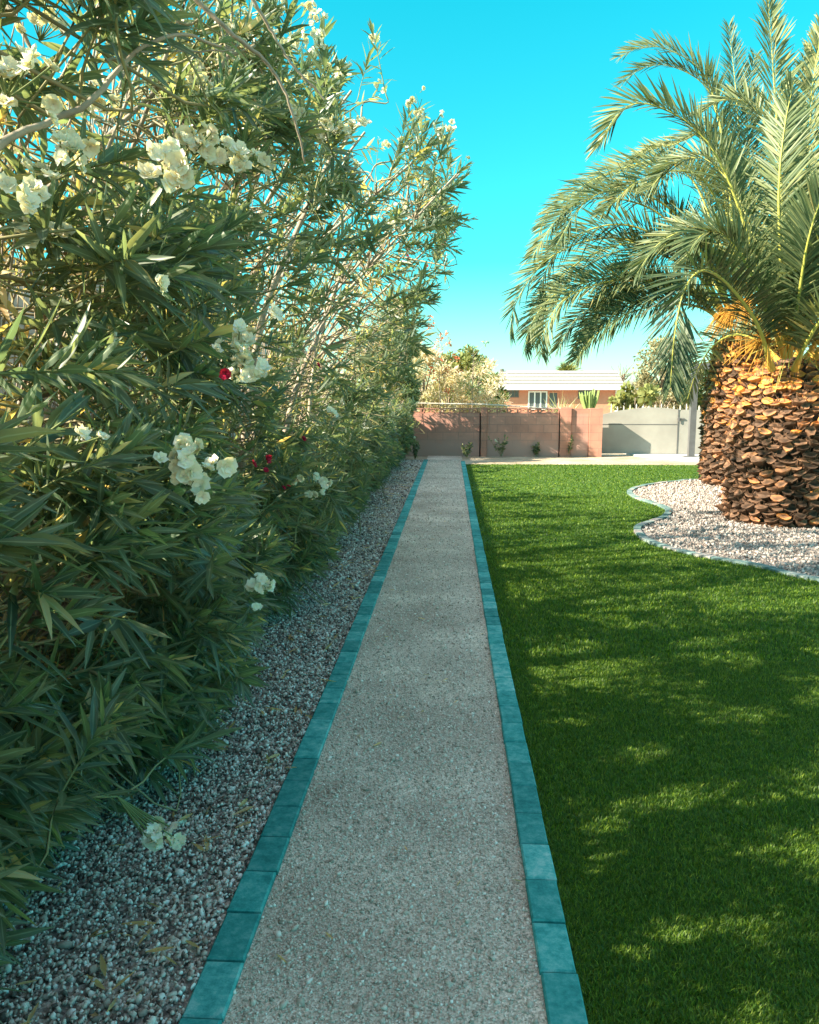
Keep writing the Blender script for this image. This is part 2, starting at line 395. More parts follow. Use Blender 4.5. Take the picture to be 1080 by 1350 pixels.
# stones
_ph = (1 + 5 ** .5) / 2
ICO_V = nrm(np.array([(-1, _ph, 0), (1, _ph, 0), (-1, -_ph, 0), (1, -_ph, 0), (0, -1, _ph), (0, 1, _ph), (0, -1, -_ph), (0, 1, -_ph), (_ph, 0, -1), (_ph, 0, 1), (-_ph, 0, -1), (-_ph, 0, 1)], float))
ICO_F = np.array([(0, 11, 5), (0, 5, 1), (0, 1, 7), (0, 7, 10), (0, 10, 11), (1, 5, 9), (5, 11, 4), (11, 10, 2), (10, 7, 6), (7, 1, 8), (3, 9, 4), (3, 4, 2), (3, 2, 6), (3, 6, 8), (3, 8, 9), (4, 9, 5), (2, 4, 11), (6, 2, 10), (8, 6, 7), (9, 8, 1)])
OCT_V = np.array([(1, 0, 0), (-1, 0, 0), (0, 1, 0), (0, -1, 0), (0, 0, 1), (0, 0, -1)], float)
OCT_F = np.array([(0, 2, 4), (2, 1, 4), (1, 3, 4), (3, 0, 4), (2, 0, 5), (1, 2, 5), (3, 1, 5), (0, 3, 5)])
def rand_rot(n):
    q = nrm(rng.normal(size=(n, 4))); w, x, y, z = q.T
    return np.stack([np.stack([1 - 2 * (y * y + z * z), 2 * (x * y - z * w), 2 * (x * z + y * w)], -1), np.stack([2 * (x * y + z * w), 1 - 2 * (x * x + z * z), 2 * (y * z - x * w)], -1), np.stack([2 * (x * z - y * w), 2 * (y * z + x * w), 1 - 2 * (x * x + y * y)], -1)], 1)
def stones(name, P, size, m, tone, label, cat, ico=True, jit=.3):
    n = len(P); T, TF = (ICO_V, ICO_F) if ico else (OCT_V, OCT_F)
    V = T[None] * (1 + rng.normal(0, jit, (n, len(T), 1)))
    if ico: V = np.sign(V) * np.minimum(np.abs(V), rng.uniform(.34, .8, (n, 1, 3)))   # broken faces
    V = V * (size[:, None] * np.stack([rng.uniform(.8, 1.4, n), rng.uniform(.6, 1.0, n), rng.uniform(.45, .8, n)], 1))[:, None, :]
    V = np.einsum('nij,nkj->nki', rand_rot(n), V) + P[:, None, :]
    F = (np.arange(n)[:, None, None] * len(T) + TF[None]).reshape(-1, 3)
    o = np_mesh(name, V.reshape(-1, 3), F, m, attrs={'tone': np.repeat(tone, len(T))})
    return tag(o, label, cat, kind='stuff')

def gravel_left():
    Ps = []; S = []
    for y0, y1, dens, sz in ((1.0, 3.2, 10500, .0085), (3.2, 6, 6500, .0095), (6, 11, 2300, .012), (11, 19.1, 900, .017)):
        n = int((y1 - y0) * 1.25 * dens)
        P = np.stack([rng.uniform(-1.9, PL0 - .004, n), rng.uniform(y0, y1, n), rng.uniform(.0, .016, n)], 1)
        keep = P[:, 0] > np.where(P[:, 1] < 3.5, -1.9, -1.45); P = P[keep]
        Ps.append(P); S.append(sz * rng.lognormal(0, .32, len(P)))
    P = np.vstack(Ps); S = np.concatenate(S); S = np.minimum(S, .028)
    stones('gravel_stones', P, S, M['gravel_l'], np.clip(rng.normal(.48, .30, len(P)), 0, 1), 'grey and brown crushed gravel beside the oleander hedge', 'gravel')
gravel_left()

def gravel_right():
    n = 46000
    P = np.stack([rng.uniform(2.2, 8.2, n), rng.uniform(6, 15, n), rng.uniform(-.004, .012, n)], 1)
    P = P[in_poly(P, bed_poly)]
    stones('pale_gravel_stones', P, .015 * rng.lognormal(0, .3, len(P)), M['gravel_r'], np.clip(rng.normal(.55, .25, len(P)), 0, 1), 'pale pinkish gravel spread under the palms', 'gravel', ico=False)
gravel_right()

def grit():
    Ps = []; S = []
    for y0, y1, dens, sz in ((1.0, 2.6, 15000, .0042), (2.6, 4.5, 8000, .005), (4.5, 8, 3000, .006), (8, 19, 800, .009)):
        n = int((y1 - y0) * (PR0 - PL1) * dens)
        P = np.stack([rng.uniform(PL1, PR0, n), rng.uniform(y0, y1, n), rng.uniform(.002, .007, n)], 1)
        Ps.append(P); S.append(sz * rng.lognormal(0, .35, n))
    P = np.vstack(Ps); S = np.minimum(np.concatenate(S), .014)
    # a few stray stones
    n = 60; Q = np.stack([rng.uniform(PL1, PR0, n), rng.uniform(1.2, 12, n), np.full(n, .01)], 1)
    P = np.vstack([P, Q]); S = np.concatenate([S, rng.uniform(.008, .014, n)])
    stones('path_grit', P, S, M['grit'], np.clip(rng.normal(.5, .27, len(P)), 0, 1), 'fine grey granite grit on the path', 'grit', ico=False)
grit()

def litter():
    n = 420
    P = np.stack([PL0 - .02 - np.abs(rng.normal(.28, .25, n)), rng.uniform(1.2, 17, n), rng.uniform(.012, .026, n)], 1)
    k = 60; P[:k, 0] = rng.uniform(PL1, PR0, k); P[:k, 1] = rng.uniform(1.5, 14, k); P[:k, 2] = .012
    az = rng.uniform(0, 2 * PI, n); D = np.stack([np.cos(az), np.sin(az), rng.normal(0, .12, n)], 1); N = nrm(np.stack([rng.normal(0, .3, n), rng.normal(0, .3, n), np.ones(n)], 1))
    L = rng.uniform(.05, .11, n); L[:k] *= .5
    V, F, E, nv = leaves_hi(P, nrm(D), N, L, L * .16, np.full(n, -.02))
    o = np_mesh('leaf_litter', V, F, M['oleander_leaf'], attrs={'tone': np.repeat(np.clip(rng.normal(.9, .12, n), .2, 1), nv), 'edge': np.ones(len(V))})
    tag(o, 'dry fallen oleander leaves scattered on the gravel', 'leaf litter', kind='stuff')
litter()

# ------------------------------------------------------------------ border bricks
def brick_mesh(i, w, l):
    m = MB().box(-w / 2, w / 2, -l / 2, l / 2, -.06, 0, .005)
    return m
def brick_row(x0, x1, y_start, y_end, label, group, seed):
    r = random.Random(seed); y = y_start; first = None; k = 0
    while y < y_end:
        l = .200
        if first is None:
            first = MB().box(-(x1 - x0) / 2, (x1 - x0) / 2, -l / 2 + .0035, l / 2 - .0035, -.06, 0, .005).build('border_brick', M['paver']); o = first
        else:
            o = first.copy(); C.objects.link(o)
        o.location = ((x0 + x1) / 2 + r.uniform(-.0018, .0018), y + l / 2, .021 + r.uniform(-.0025, .0025))
        o.rotation_euler = (r.uniform(-.008, .008), r.uniform(-.012, .012), r.uniform(-.008, .008))
        tag(o, label, 'brick', group)
        y += l; k += 1
brick_row(PL0, PL1, .7, 18.9, 'teal paver brick in the border between gravel strip and path', 'border bricks on the gravel side', 1)
brick_row(PR0, PR1, .7, 18.5, 'teal paver brick in the border between path and lawn', 'border bricks on the lawn side', 2)

# curved edging round the palm bed
def edging():
    d = np.r_[0, np.cumsum(np.linalg.norm(np.diff(bed_curve, axis=0), axis=1))]
    s = 3.2; k = 0
    while s < d[-1] - .3:
        p0 = np.array([np.interp(s, d, bed_curve[:, i]) for i in (0, 1)]); p1 = np.array([np.interp(s + .196, d, bed_curve[:, i]) for i in (0, 1)])
        t = (p1 - p0) / np.linalg.norm(p1 - p0); n = np.array([-t[1], t[0]])
        poly = [p0 - n * .04, p1 - n * .04, p1 + n * .04, p0 + n * .04]; c = (p0 + p1) / 2
        o = MB().slab([tuple(q - c) for q in poly], -.06, .022).build('edging_block', M['paver_pale'])
        o.location = (c[0], c[1], .002 + .003 * math.sin(k * 2.1)); k += 1
        tag(o, 'pale grey-green edging block curving between lawn and palm gravel', 'edging block', 'edging blocks round the palm bed')
        s += .2
edging()

# ------------------------------------------------------------------ oleander hedge
H_T = ([0, 2, 4, 5.5, 7.5, 9, 10.5, 12, 14, 17, 18.1, 18.9, 20.4], [3.2, 3.5, 3.95, 4.15, 4.1, 3.3, 2.4, 1.9, 1.6, 1.5, 2.1, 3.9, 3.9])
def hedge_H(y): return np.interp(y, *H_T)
P_Z = [0, .4, .9, 1.5, 2, 2.5, 3, 3.5, 4.2]; P_X = [-1.12, -.98, -.84, -.78, -.74, -.74, -.8, -.92, -1.15]
def hedge_front(y, z):
    y = np.asarray(y, float); z = np.asarray(z, float)
    f = np.interp(z, P_Z, P_X)
    lean = 1.08 * np.exp(-((y - 7.6) / 1.7) ** 2 / 2) * np.clip((z - 1.3) / 1.9, 0, 1)
    wob = .10 * np.sin(y * 2.3 + z * 1.7) + .07 * np.sin(y * 5.1 - z * 2.9)
    far = -.10 * np.clip((y - 9) / 4, 0, 1)
    return f + lean + wob + far

def flower_cluster(name, c, d, nfl, size, m, parent, seed, hub=None):
    """pedicels (the cluster) and each double flower as a child of it"""
    r = np.random.default_rng(seed); d = nrm(np.array(d, float)); c = np.array(c, float)
    nfl = int(round(nfl * 1.6)) if nfl > 3 else nfl; size = size * .78
    rs = .72 if m is M['petal_red'] else 1.0; nfl = max(1, int(nfl * (.75 if rs < 1 else 1)))
    pos = []; hub = c - d * size * 1.5 if hub is None else np.array(hub)
    for k in range(nfl): pos.append(c + r.normal(0, 1, 3) * size * np.array([.95, .95, .8]))
    t = np.linspace(0, 1, 5)
    P = [hub[None] + (p - hub)[None] * t[:, None] + np.array([0, 0, -.2])[None] * size * (t * (1 - t))[:, None] for p in pos]
    V, F = tubes(np.array(P), np.full((nfl, 5), .0022), 4)
    root = np_mesh(name, V, F, M['twig'], parent, {'tone': np.full(len(V), .1)})
    for o in pos:
        Vs = []; Fs = []; T = []; off = 0
        ax = nrm(d * 1.0 + r.normal(0, .6, 3)); s = .0205 * rs * r.uniform(.75, 1.25)
        u = nrm(np.cross(ax, [0.3, .2, .9])); v = np.cross(ax, u); tn = np.clip(r.normal(.6, .28), 0, 1)
        for lay, (np_, rad, cup) in enumerate(((5, 1.0, .2), (6, .74, .5), (4, .45, .95))):
            for j in range(np_):
                th = 2 * PI * (j + .5 * lay) / np_ + r.normal(0, .2); e = u * math.cos(th) + v * math.sin(th); w = np.cross(ax, e)
                L = s * rad * r.uniform(.8, 1.2); cu = cup + r.normal(0, .12)
                for i, (tt, ww) in enumerate(((.05, .16), (.6, .60), (1.0, .46))):
                    cc = o + e * L * tt + ax * L * cu * tt ** 1.6
                    for q in (-1, 0, 1):
                        Vs.append(cc + w * L * ww * q + ax * (r.normal(0, .16) * L * (tt > .2) + abs(q) * .12 * L))
                        T.append(np.clip(tn + (tt - .6) * .3, 0, 1))
                for i in range(2):
                    for q in range(2):
                        b = off + i * 3 + q; Fs.append((b, b + 1, b + 4, b + 3))
                off += 9
        np_mesh('flower', np.array(Vs), np.array(Fs), m, root, {'tone': T, 'edge': np.ones(len(T))}, smooth=True)
    return root

def shoot_leaves(P, A, Ls, K, r, lmin, lmax, interior, wid=.15):
    """leaf frames for shoots: tip axis A, base P, shoot length Ls, K leaves each"""
    S = len(P)
    U = nrm(np.cross(A, np.array([.21, .13, .97]) + r.normal(0, .1, (S, 3)))); W = np.cross(A, U)
    k = np.arange(K)
    t = (k / (K - 1)) ** .85
    whorl = (k // 3) * (PI / 3) + (k % 3) * (2 * PI / 3)
    th = whorl[None] + r.uniform(0, 2 * PI, (S, 1)) + r.normal(0, .25, (S, K))
    ang = np.radians(78 - 52 * t)[None] + r.normal(0, .16, (S, K))
    rad = U[:, None] * np.cos(th)[..., None] + W[:, None] * np.sin(th)[..., None]
    bend = np.array([0, 0, -1.0]) * (.10 * (t ** 2))[None, :, None] * Ls[:, None, None]
    B = P[:, None] + A[:, None] * (t[None, :, None] * Ls[:, None, None]) + bend
    D = nrm(A[:, None] * np.cos(ang)[..., None] + rad * np.sin(ang)[..., None])
    N = nrm(A[:, None] * np.sin(ang)[..., None] - rad * np.cos(ang)[..., None] + r.normal(0, .15, (S, K, 3)))
    prof = .72 + .5 * np.sin(PI * np.clip(t * .9 + .08, 0, 1)); prof[-3:] *= .6
    L = r.uniform(lmin, lmax, (S, K)) * prof[None]
    tone = np.clip(r.normal(.20, .13, (S, K)) + (t[None] > .85) * .10, 0, .6)
    yel = r.random((S, K)) < np.where(interior, .45, .022)[:, None]
    tone = np.where(interior[:, None], np.clip(r.normal(.66, .14, (S, K)), 0, 1), tone); L = L * np.where(interior, .72, 1.0)[:, None]
    tone = np.where(yel, r.uniform(.62, 1.0, (S, K)), tone)
    droop = np.clip(r.normal(.09, .10, (S, K)), -.12, .5) + np.where(yel, .15, 0)
    keep = r.random((S, K)) < np.where(interior, .40, .93)[:, None]
    f = lambda a: a[keep]
    return f(B), f(D), f(N), f(L), f(L) * r.uniform(.75, 1.2, keep.sum()) * wid, f(droop), f(tone)

def open_field(q):
    uu = q[:, 1] - q[:, 0] * math.tan(_a); vv = q[:, 2] + q[:, 0] * math.tan(_e) / math.cos(_a)
    return np.sin(7.3 * uu + 2.1 * vv + 1.0) + np.sin(-4.1 * uu + 8.7 * vv + 2.2) + np.sin(12.1 * uu - 5.3 * vv + .4) + .8 * np.sin(4.7 * uu + 14.3 * vv + 5.1) + .7 * np.sin(17.0 * uu + 4.0 * vv)
def oleander(label, y0, y1, n_sh, K, hi, seed, ls=(.28, .5), limbs=(), dens_low=1.0, leaf=(.085, .155), nstem=11, flowers=(), depth=1.35, wid=.15, top_thin=.5, hole=.95):
    r = np.random.default_rng(seed); yc = (y0 + y1) / 2; x_c = -2.05
    root = thing('oleander_bush', label, 'oleander', (x_c, yc, 0), 0, 'oleander bushes in the hedge'); org = np.array([x_c, yc, 0.0])
    # main stems
    st = []
    for i in range(nstem):
        b = np.array([r.uniform(-2.5, -1.65), yc + r.uniform(-.32, .32) * (y1 - y0), -.02])
        ty = r.uniform(y0, y1); tz = hedge_H(ty) * r.uniform(.62, .93); tx = hedge_front(ty, tz) - r.uniform(.12, 1.1)
        tpt = np.array([tx, ty, tz]); mid = b * .5 + tpt * .5 + np.array([-.22, 0, .35]) + r.normal(0, .10, 3)
        q1 = b * .8 + tpt * .2 + np.array([-.1, 0, .3]) + r.normal(0, .05, 3)
        st.append(smooth_line([b, q1, mid, tpt], 12))
    st = np.array(st); sr = r.uniform(.013, .028, (nstem, 1)) * np.linspace(1, .35, 12)[None]
    cn = []
    for i in range(60):                            # thin pale canes inside the bush
        b = np.array([r.uniform(-2.8, -1.5), r.uniform(y0, y1), -.02]); ty = b[1] + r.normal(0, .35); tz = hedge_H(ty) * r.uniform(.4, .9)
        q = np.array([b[0] + r.uniform(-.1, .75), ty, tz]); q[0] = min(q[0], hedge_front(ty, tz) - .15)
        cn.append(smooth_line([b, b * .55 + q * .45 + np.array([-.08, 0, .1]) + r.normal(0, .06, 3), q], 12))
    V0, F0 = tubes(st - org, sr, 7); V1, F1 = tubes(np.array(cn) - org, r.uniform(.004, .009, (60, 1)) * np.linspace(1, .5, 12)[None], 7)
    V, F = np.vstack([V0, V1]), np.vstack([F0, F1 + len(V0)])
    for pts, Y_, r0_, r1_ in limbs:                # limbs that show through the leaves
        ln_ = smooth_line([at(px, py, Y_ + .05 * k) for k, (px, py) in enumerate(pts)], 30) + r.normal(0, .0015, (30, 3)); V2, F2 = tubes((ln_ - org)[None], np.linspace(r0_, r1_, 30)[None], 7)
        F = np.vstack([F, F2 + len(V)]); V = np.vstack([V, V2])
    np_mesh('stem', V, F, M['bark'], root, smooth=True)
    # shoots
    n = int(n_sh * 2.0)
    y = r.uniform(y0 - .12, y1 + .12, n); u = r.random(n); Hy = hedge_H(y) * r.uniform(.88, 1.04, n)
    z = .08 + (Hy - .08) * u ** .95
    dep = np.where(r.random(n) < .50 - .18 * np.clip((z - 1.0) / .8, 0, 1) * (yc > 3.5), r.exponential(.15, n), r.uniform(.1, depth, n))
    x = hedge_front(y, z) - dep
    interior = dep > .42
    # thin out above, leave gaps
    gap = np.sin(y * 3.1 + z * 2.2 + seed) + np.sin(y * 1.7 - z * 3.3 + 1.3 * seed) + .8 * np.sin(x * 5 + z * 4)
    zz = np.clip((z - (1.5 if yc < 3.2 else .8)) / .9, 0, 1)
    pk = dens_low * (1 - zz) + top_thin * zz
    pk = pk * np.where(interior & (z > 1.6), 1.5 if yc < 5 else .9, 1.0)
    keep = (r.random(n) < pk) & ((gap > -.55) | (z < .7)); keep &= x > -3.15
    x, y, z, dep, interior = (a[keep][:n_sh] for a in (x, y, z, dep, interior)); n = len(x)
    tip = np.stack([x, y, z], 1)
    topn = np.clip((z / hedge_H(y) - .7) / .3, 0, 1)
    A = np.stack([.75 - .45 * topn - .35 * interior + r.normal(0, .35, n), r.normal(0, .45, n) - .10, .35 + .75 * topn - .45 * (z < .6) + r.normal(0, .35, n)], 1); A = nrm(A)
    Ls = r.uniform(*ls, n); P = tip - A * Ls[:, None]
    P[:, 2] = np.maximum(P[:, 2], .06)
    # no bare shoots in the openings, and a shoot needs a stem within reach
    op_ = (open_field(P + A * (Ls * .6)[:, None]) > hole + .15) & (z > 1.0)
    P, A, Ls, interior, dep, z, y, x = (q[~op_] for q in (P, A, Ls, interior, dep, z, y, x)); n = len(P)
    sp_ = st[:, 2:].reshape(-1, 3); near_ = np.array([np.linalg.norm(sp_ - p, axis=1).min() for p in P]) < .85
    P, A, Ls, interior, dep, z, y, x = (q[near_] for q in (P, A, Ls, interior, dep, z, y, x)); n = len(P)
    B, D, N, L, W, dr, tone = shoot_leaves(P, A, Ls, K, r, leaf[0], leaf[1], interior, wid)
    q = B + D * (L * .5)[:, None]; openq = (open_field(q) > hole) & (q[:, 2] > .9) & (r.random(len(q)) < .95)
    ok = (B[:, 2] + D[:, 2] * L - dr * L > .015) & ~openq & ~before_trunk(B + D * (L * .5)[:, None], r); B, D, N, L, W, dr, tone = (a[ok] for a in (B, D, N, L, W, dr, tone))
    V, F, E, nv = (leaves_hi if hi else leaves_lo)(B, D, N, L, W, dr)
    np_mesh('foliage', V - org, F, M['oleander_leaf'], root, {'tone': np.repeat(tone, nv), 'edge': E}, smooth=hi)
    # twigs from the stems to the shoots
    sp = st[:, 2:].reshape(-1, 3); js = np.zeros(n, int)
    for i in range(n):
        dd = np.linalg.norm(sp - P[i], axis=1) + 1.2 * np.maximum(0, sp[:, 2] - P[i, 2] + .15); js[i] = dd.argmin()
    S0 = sp[js]; tt = np.array([0, .3, .62, 1, 1.5, 2.0])
    T = np.zeros((n, 6, 3))
    ln = np.linalg.norm(P - S0, axis=1)
    c1 = S0 + (P - S0) * .3 + np.array([0, 0, .12]) * ln[:, None] + r.normal(0, .05, (n, 3)); c2 = P - A * np.minimum(.3 * ln, .22)[:, None]
    T[:, 0] = S0; T[:, 1] = c1; T[:, 2] = c2; T[:, 3] = P; T[:, 4] = P + A * (Ls * .5)[:, None] + np.array([0, 0, -.025]) * Ls[:, None]; T[:, 5] = P + A * (Ls * .98)[:, None] + np.array([0, 0, -.10]) * Ls[:, None]
    T = np.stack([smooth_line(q, 17) for q in T])
    RR = np.interp(np.linspace(0, 5, 17), np.arange(6), [.0066, .0056, .0046, .0036, .0026, .0016])[None] * r.uniform(.8, 1.3, (n, 1))
    V, F = tubes(T - org, RR, 4 if hi else 3)
    np_mesh('twig', V, F, M['twig'], root, {'tone': np.repeat(np.tile(np.linspace(1, 0, 17), n), 4 if hi else 3)}, smooth=True)
    tip2 = P + A * Ls[:, None]; pp = project(tip2); used = set()
    for fspec in flowers:
        if fspec[0] == 'face':                     # a head on the hedge's face
            _, px, py, nf, size, (red, lf) = fspec; c = hedge_hit(px, py, lf)
        elif fspec[0] == 'pt':                     # a spray on a long low branch
            _, px, py, nf, size, (Y_, off_) = fspec; c = at(px, py, Y_)
            a0 = np.array([-1.25, Y_ - .25, .30]); hb = c + np.array(off_)
            br = smooth_line([a0, a0 * .5 + hb * .5 + np.array([0, 0, .07]), hb], 14); V, F = tubes((br - org)[None], np.linspace(.005, .003, 14)[None], 6)
            np_mesh('twig', V, F, M['twig'], root, {'tone': np.full(len(V), .3)}, smooth=True)
            k_ = 26; t_ = r.uniform(.1, .95, k_); B_ = np.stack([np.interp(t_, np.linspace(0, 1, 14), br[:, q]) for q in range(3)], 1); D_ = nrm(np.array([.6, .1, .1]) + r.normal(0, .6, (k_, 3)))
            V, F, E, nv = leaves_hi(B_ - org, D_, nrm(r.normal(0, .4, (k_, 3)) + np.array([0, 0, 1])), r.uniform(.07, .12, k_), r.uniform(.015, .02, k_), np.full(k_, .1))
            np_mesh('foliage', V, F, M['oleander_leaf'], root, {'tone': np.full(len(V), .2), 'edge': E}, smooth=True)
            flower_cluster('flower_cluster', c - org, (.5, -.6, .5), nf, size, M['petal_white'], root, 5, hub=hb - org); continue
        else:                                      # heads on shoot tips inside a part of the crown
            _, px, py, nf, size, red = fspec
            sc = np.hypot(pp[:, 0] - px, pp[:, 1] - py) + 60 * np.clip(dep, 0, 1)
            for u_ in used: sc[u_] += 1e4
            b_ = int(sc.argmin()); used.add(b_); c = tip2[b_] + A[b_] * .02
        flower_cluster('flower_cluster', c - org, (.6, -.6, .45), nf, size, M['petal_red'] if red else M['petal_white'], root, int(px * 7 + py))
    return root

TRUNKS = [([(312, 680), (322, 580), (333, 480), (350, 405), (378, 335), (410, 262), (440, 200)], 4.9, .026, .014),
          ([(372, 590), (386, 530), (402, 480), (424, 432), (446, 370), (470, 310)], 6.4, .026, .013), ([(405, 570), (412, 500), (422, 445), (452, 400)], 6.6, .016, .010)]
BRANCHES = [([(-70, 250), (0, 190), (50, 165), (110, 140), (150, 100), (190, 60), (240, 46), (292, 62)], 1.75, .010, .003), ([(240, -20), (300, 40), (345, 75), (375, 120), (395, 180), (402, 215)], 2.6, .008, .003), ([(320, -20), (352, 30), (385, 85), (428, 130)], 2.8, .007, .003), ([(140, 80), (180, 70), (230, 68), (310, 66)], 2.3, .004, .002)]
def before_trunk(q, r):                # the leaves part where the trunks show
    pp = project(q); hide = np.zeros(len(q), bool)
    for pts, Y_, a, b in TRUNKS:
        ln = smooth_line(pts, 40)[4:32]
        dmin = np.min(np.hypot(pp[:, None, 0] - ln[None, :, 0], pp[:, None, 1] - ln[None, :, 1]), 1)
        hide |= (dmin < 15) & (q[:, 1] < Y_ + .2) & (r.random(len(q)) < .85)
    return hide
def project(Q):
    q = (np.asarray(Q) - np.array([0, 0, CAM_Z])) @ R_CAM
    return np.stack([540 + FPX * q[:, 0] / -q[:, 2], 675 - FPX * q[:, 1] / -q[:, 2]], 1)
def hedge_hit(px, py, lift=.07):
    d = ray(px, py); d = d / d[1]
    for Y in np.arange(1.0, 16, .01):
        p = np.array([d[0] * Y, Y, CAM_Z + d[2] * Y])
        if p[0] < hedge_front(Y, p[2]) + lift and p[2] < hedge_H(Y) + .05: return p
    return np.array([d[0] * 5, 5, CAM_Z + d[2] * 5])
def fl(px, py, nf, size, red=False, lift=.05): return ('face', px, py, nf, size, (red, lift))
def tp(px, py, nf, size, red=False): return ('tip', px, py, nf, size, red)
def tips(px0, px1, py0, py1, n, seed, nf=(2, 5), red=False, size=.03):
    r = random.Random(seed)
    return [tp(r.uniform(px0, px1), r.uniform(py0, py1), r.randint(*nf), size, red) for _ in range(n)]

oleander('oleander nearest the camera, large dark leaves and a low white flower spray', .5, 2.3, 950, 30, True, 21, limbs=BRANCHES[:1], leaf=(.10, .175), ls=(.26, .42), top_thin=.40, wid=.17,
         flowers=[('pt', 214, 1098, 8, .036, (2.12, (-.12, -.02, .12))), fl(18, 100, 7, .05, lift=-.22), fl(40, 250, 4, .04, lift=-.22)])
oleander('oleander with two big white flower heads hanging at upper left', 2.1, 3.9, 950, 30, True, 22, limbs=BRANCHES[1:], leaf=(.095, .16), ls=(.26, .42), top_thin=.40, wid=.17,
         flowers=[fl(226, 215, 7, .034), fl(262, 190, 8, .034), fl(303, 208, 8, .036), fl(340, 212, 3, .025), fl(215, 366, 2, .012), fl(90, 205, 8, .05, lift=-.22), fl(300, 80, 10, .07, lift=-.22), fl(270, 105, 8, .06, lift=-.22), fl(330, 60, 8, .06, lift=-.22), fl(150, 60, 6, .05, lift=-.22), fl(60, 30, 7, .06, lift=-.4), fl(130, 130, 7, .05, lift=-.45), fl(200, 40, 8, .06, lift=-.5), fl(230, 120, 6, .05, lift=-.35), fl(60, 300, 5, .05, lift=-.4), fl(360, 130, 8, .06, lift=-.3), fl(400, 60, 7, .06, lift=-.3), fl(128, 465, 4, .04, lift=-.4), fl(340, 768, 8, .035), fl(338, 800, 2, .015)])
oleander('oleander with white flower heads among leaves halfway up the hedge', 3.7, 5.5, 880, 30, True, 23, limbs=TRUNKS[:1], leaf=(.09, .155), ls=(.26, .42), top_thin=.40, wid=.17,
         flowers=[fl(325, 445, 10, .045), fl(327, 480, 9, .04), fl(245, 600, 9, .045), fl(255, 625, 7, .04), fl(105, 580, 2, .02)] + tips(380, 480, 10, 190, 11, 3, (3, 6), size=.045) + tips(230, 420, 0, 240, 12, 13, (4, 8), size=.05))
oleander('tall oleander leaning out over the path, white blooms on its tips', 5.3, 7.3, 700, 28, True, 24, limbs=TRUNKS[1:], leaf=(.085, .15), hole=.75, top_thin=.40, nstem=14, wid=.18,
         flowers=tips(480, 590, 60, 300, 20, 4, (1, 4), size=.03) + [fl(422, 637, 8, .05), fl(395, 630, 3, .03), fl(378, 640, 3, .02, True), fl(404, 576, 2, .015, True), fl(297, 496, 2, .02, True), fl(443, 545, 2, .02)])
oleander('tall oleander with red flowers at its outer tips', 7.1, 9.2, 660, 28, True, 25, leaf=(.085, .15), hole=.75, top_thin=.40, nstem=13, wid=.19,
         flowers=[tp(604, 325, 5, .035, True), tp(592, 335, 3, .03, True), tp(545, 312, 3, .03, True), tp(560, 326, 2, .02, True), tp(525, 345, 4, .04, True), tp(570, 340, 3, .04, True), fl(415, 478, 2, .02, True), fl(343, 612, 4, .04, True)] + tips(540, 610, 200, 300, 8, 6, (1, 3)))
oleander('mid-height oleander in the hedge before the bushes get lower', 9.0, 11.4, 480, 27, False, 26, hole=.6, leaf=(.09, .16), top_thin=.34, wid=.2, flowers=tips(470, 520, 420, 560, 5, 7, (1, 3)))
oleander('low leafy oleander in the farther half of the hedge', 11.2, 13.8, 420, 25, False, 27, leaf=(.10, .17), top_thin=.34, wid=.21, hole=.05)
oleander('low oleander second from the far end of the hedge', 13.6, 16.2, 380, 25, False, 28, leaf=(.10, .18), top_thin=.34, wid=.22, hole=.05)
oleander('low oleander near the far end of the gravel strip', 16.0, 18.4, 360, 25, False, 29, leaf=(.11, .18), top_thin=.34, wid=.22, hole=.05)
oleander('tall dense oleander in the corner by the red block wall', 18.3, 20.3, 1000, 25, False, 30, leaf=(.12, .20), top_thin=.95, wid=.26, hole=9)

# pale block wall behind the hedge
bw = thing('boundary_wall', 'grey block boundary wall behind the oleander hedge', 'wall', (-3.45, 9.5, 0))
w_ = MB().box(-11.5, 11.5, -.1, .1, -.05, 2.5).build('panel', M['block_grey'], bw); w_.rotation_euler = (0, 0, PI / 2)
c_ = MB().box(-11.5, 11.5, -.115, .115, 2.5, 2.56).build('cap', M['block_grey'], bw); c_.rotation_euler = (0, 0, PI / 2)

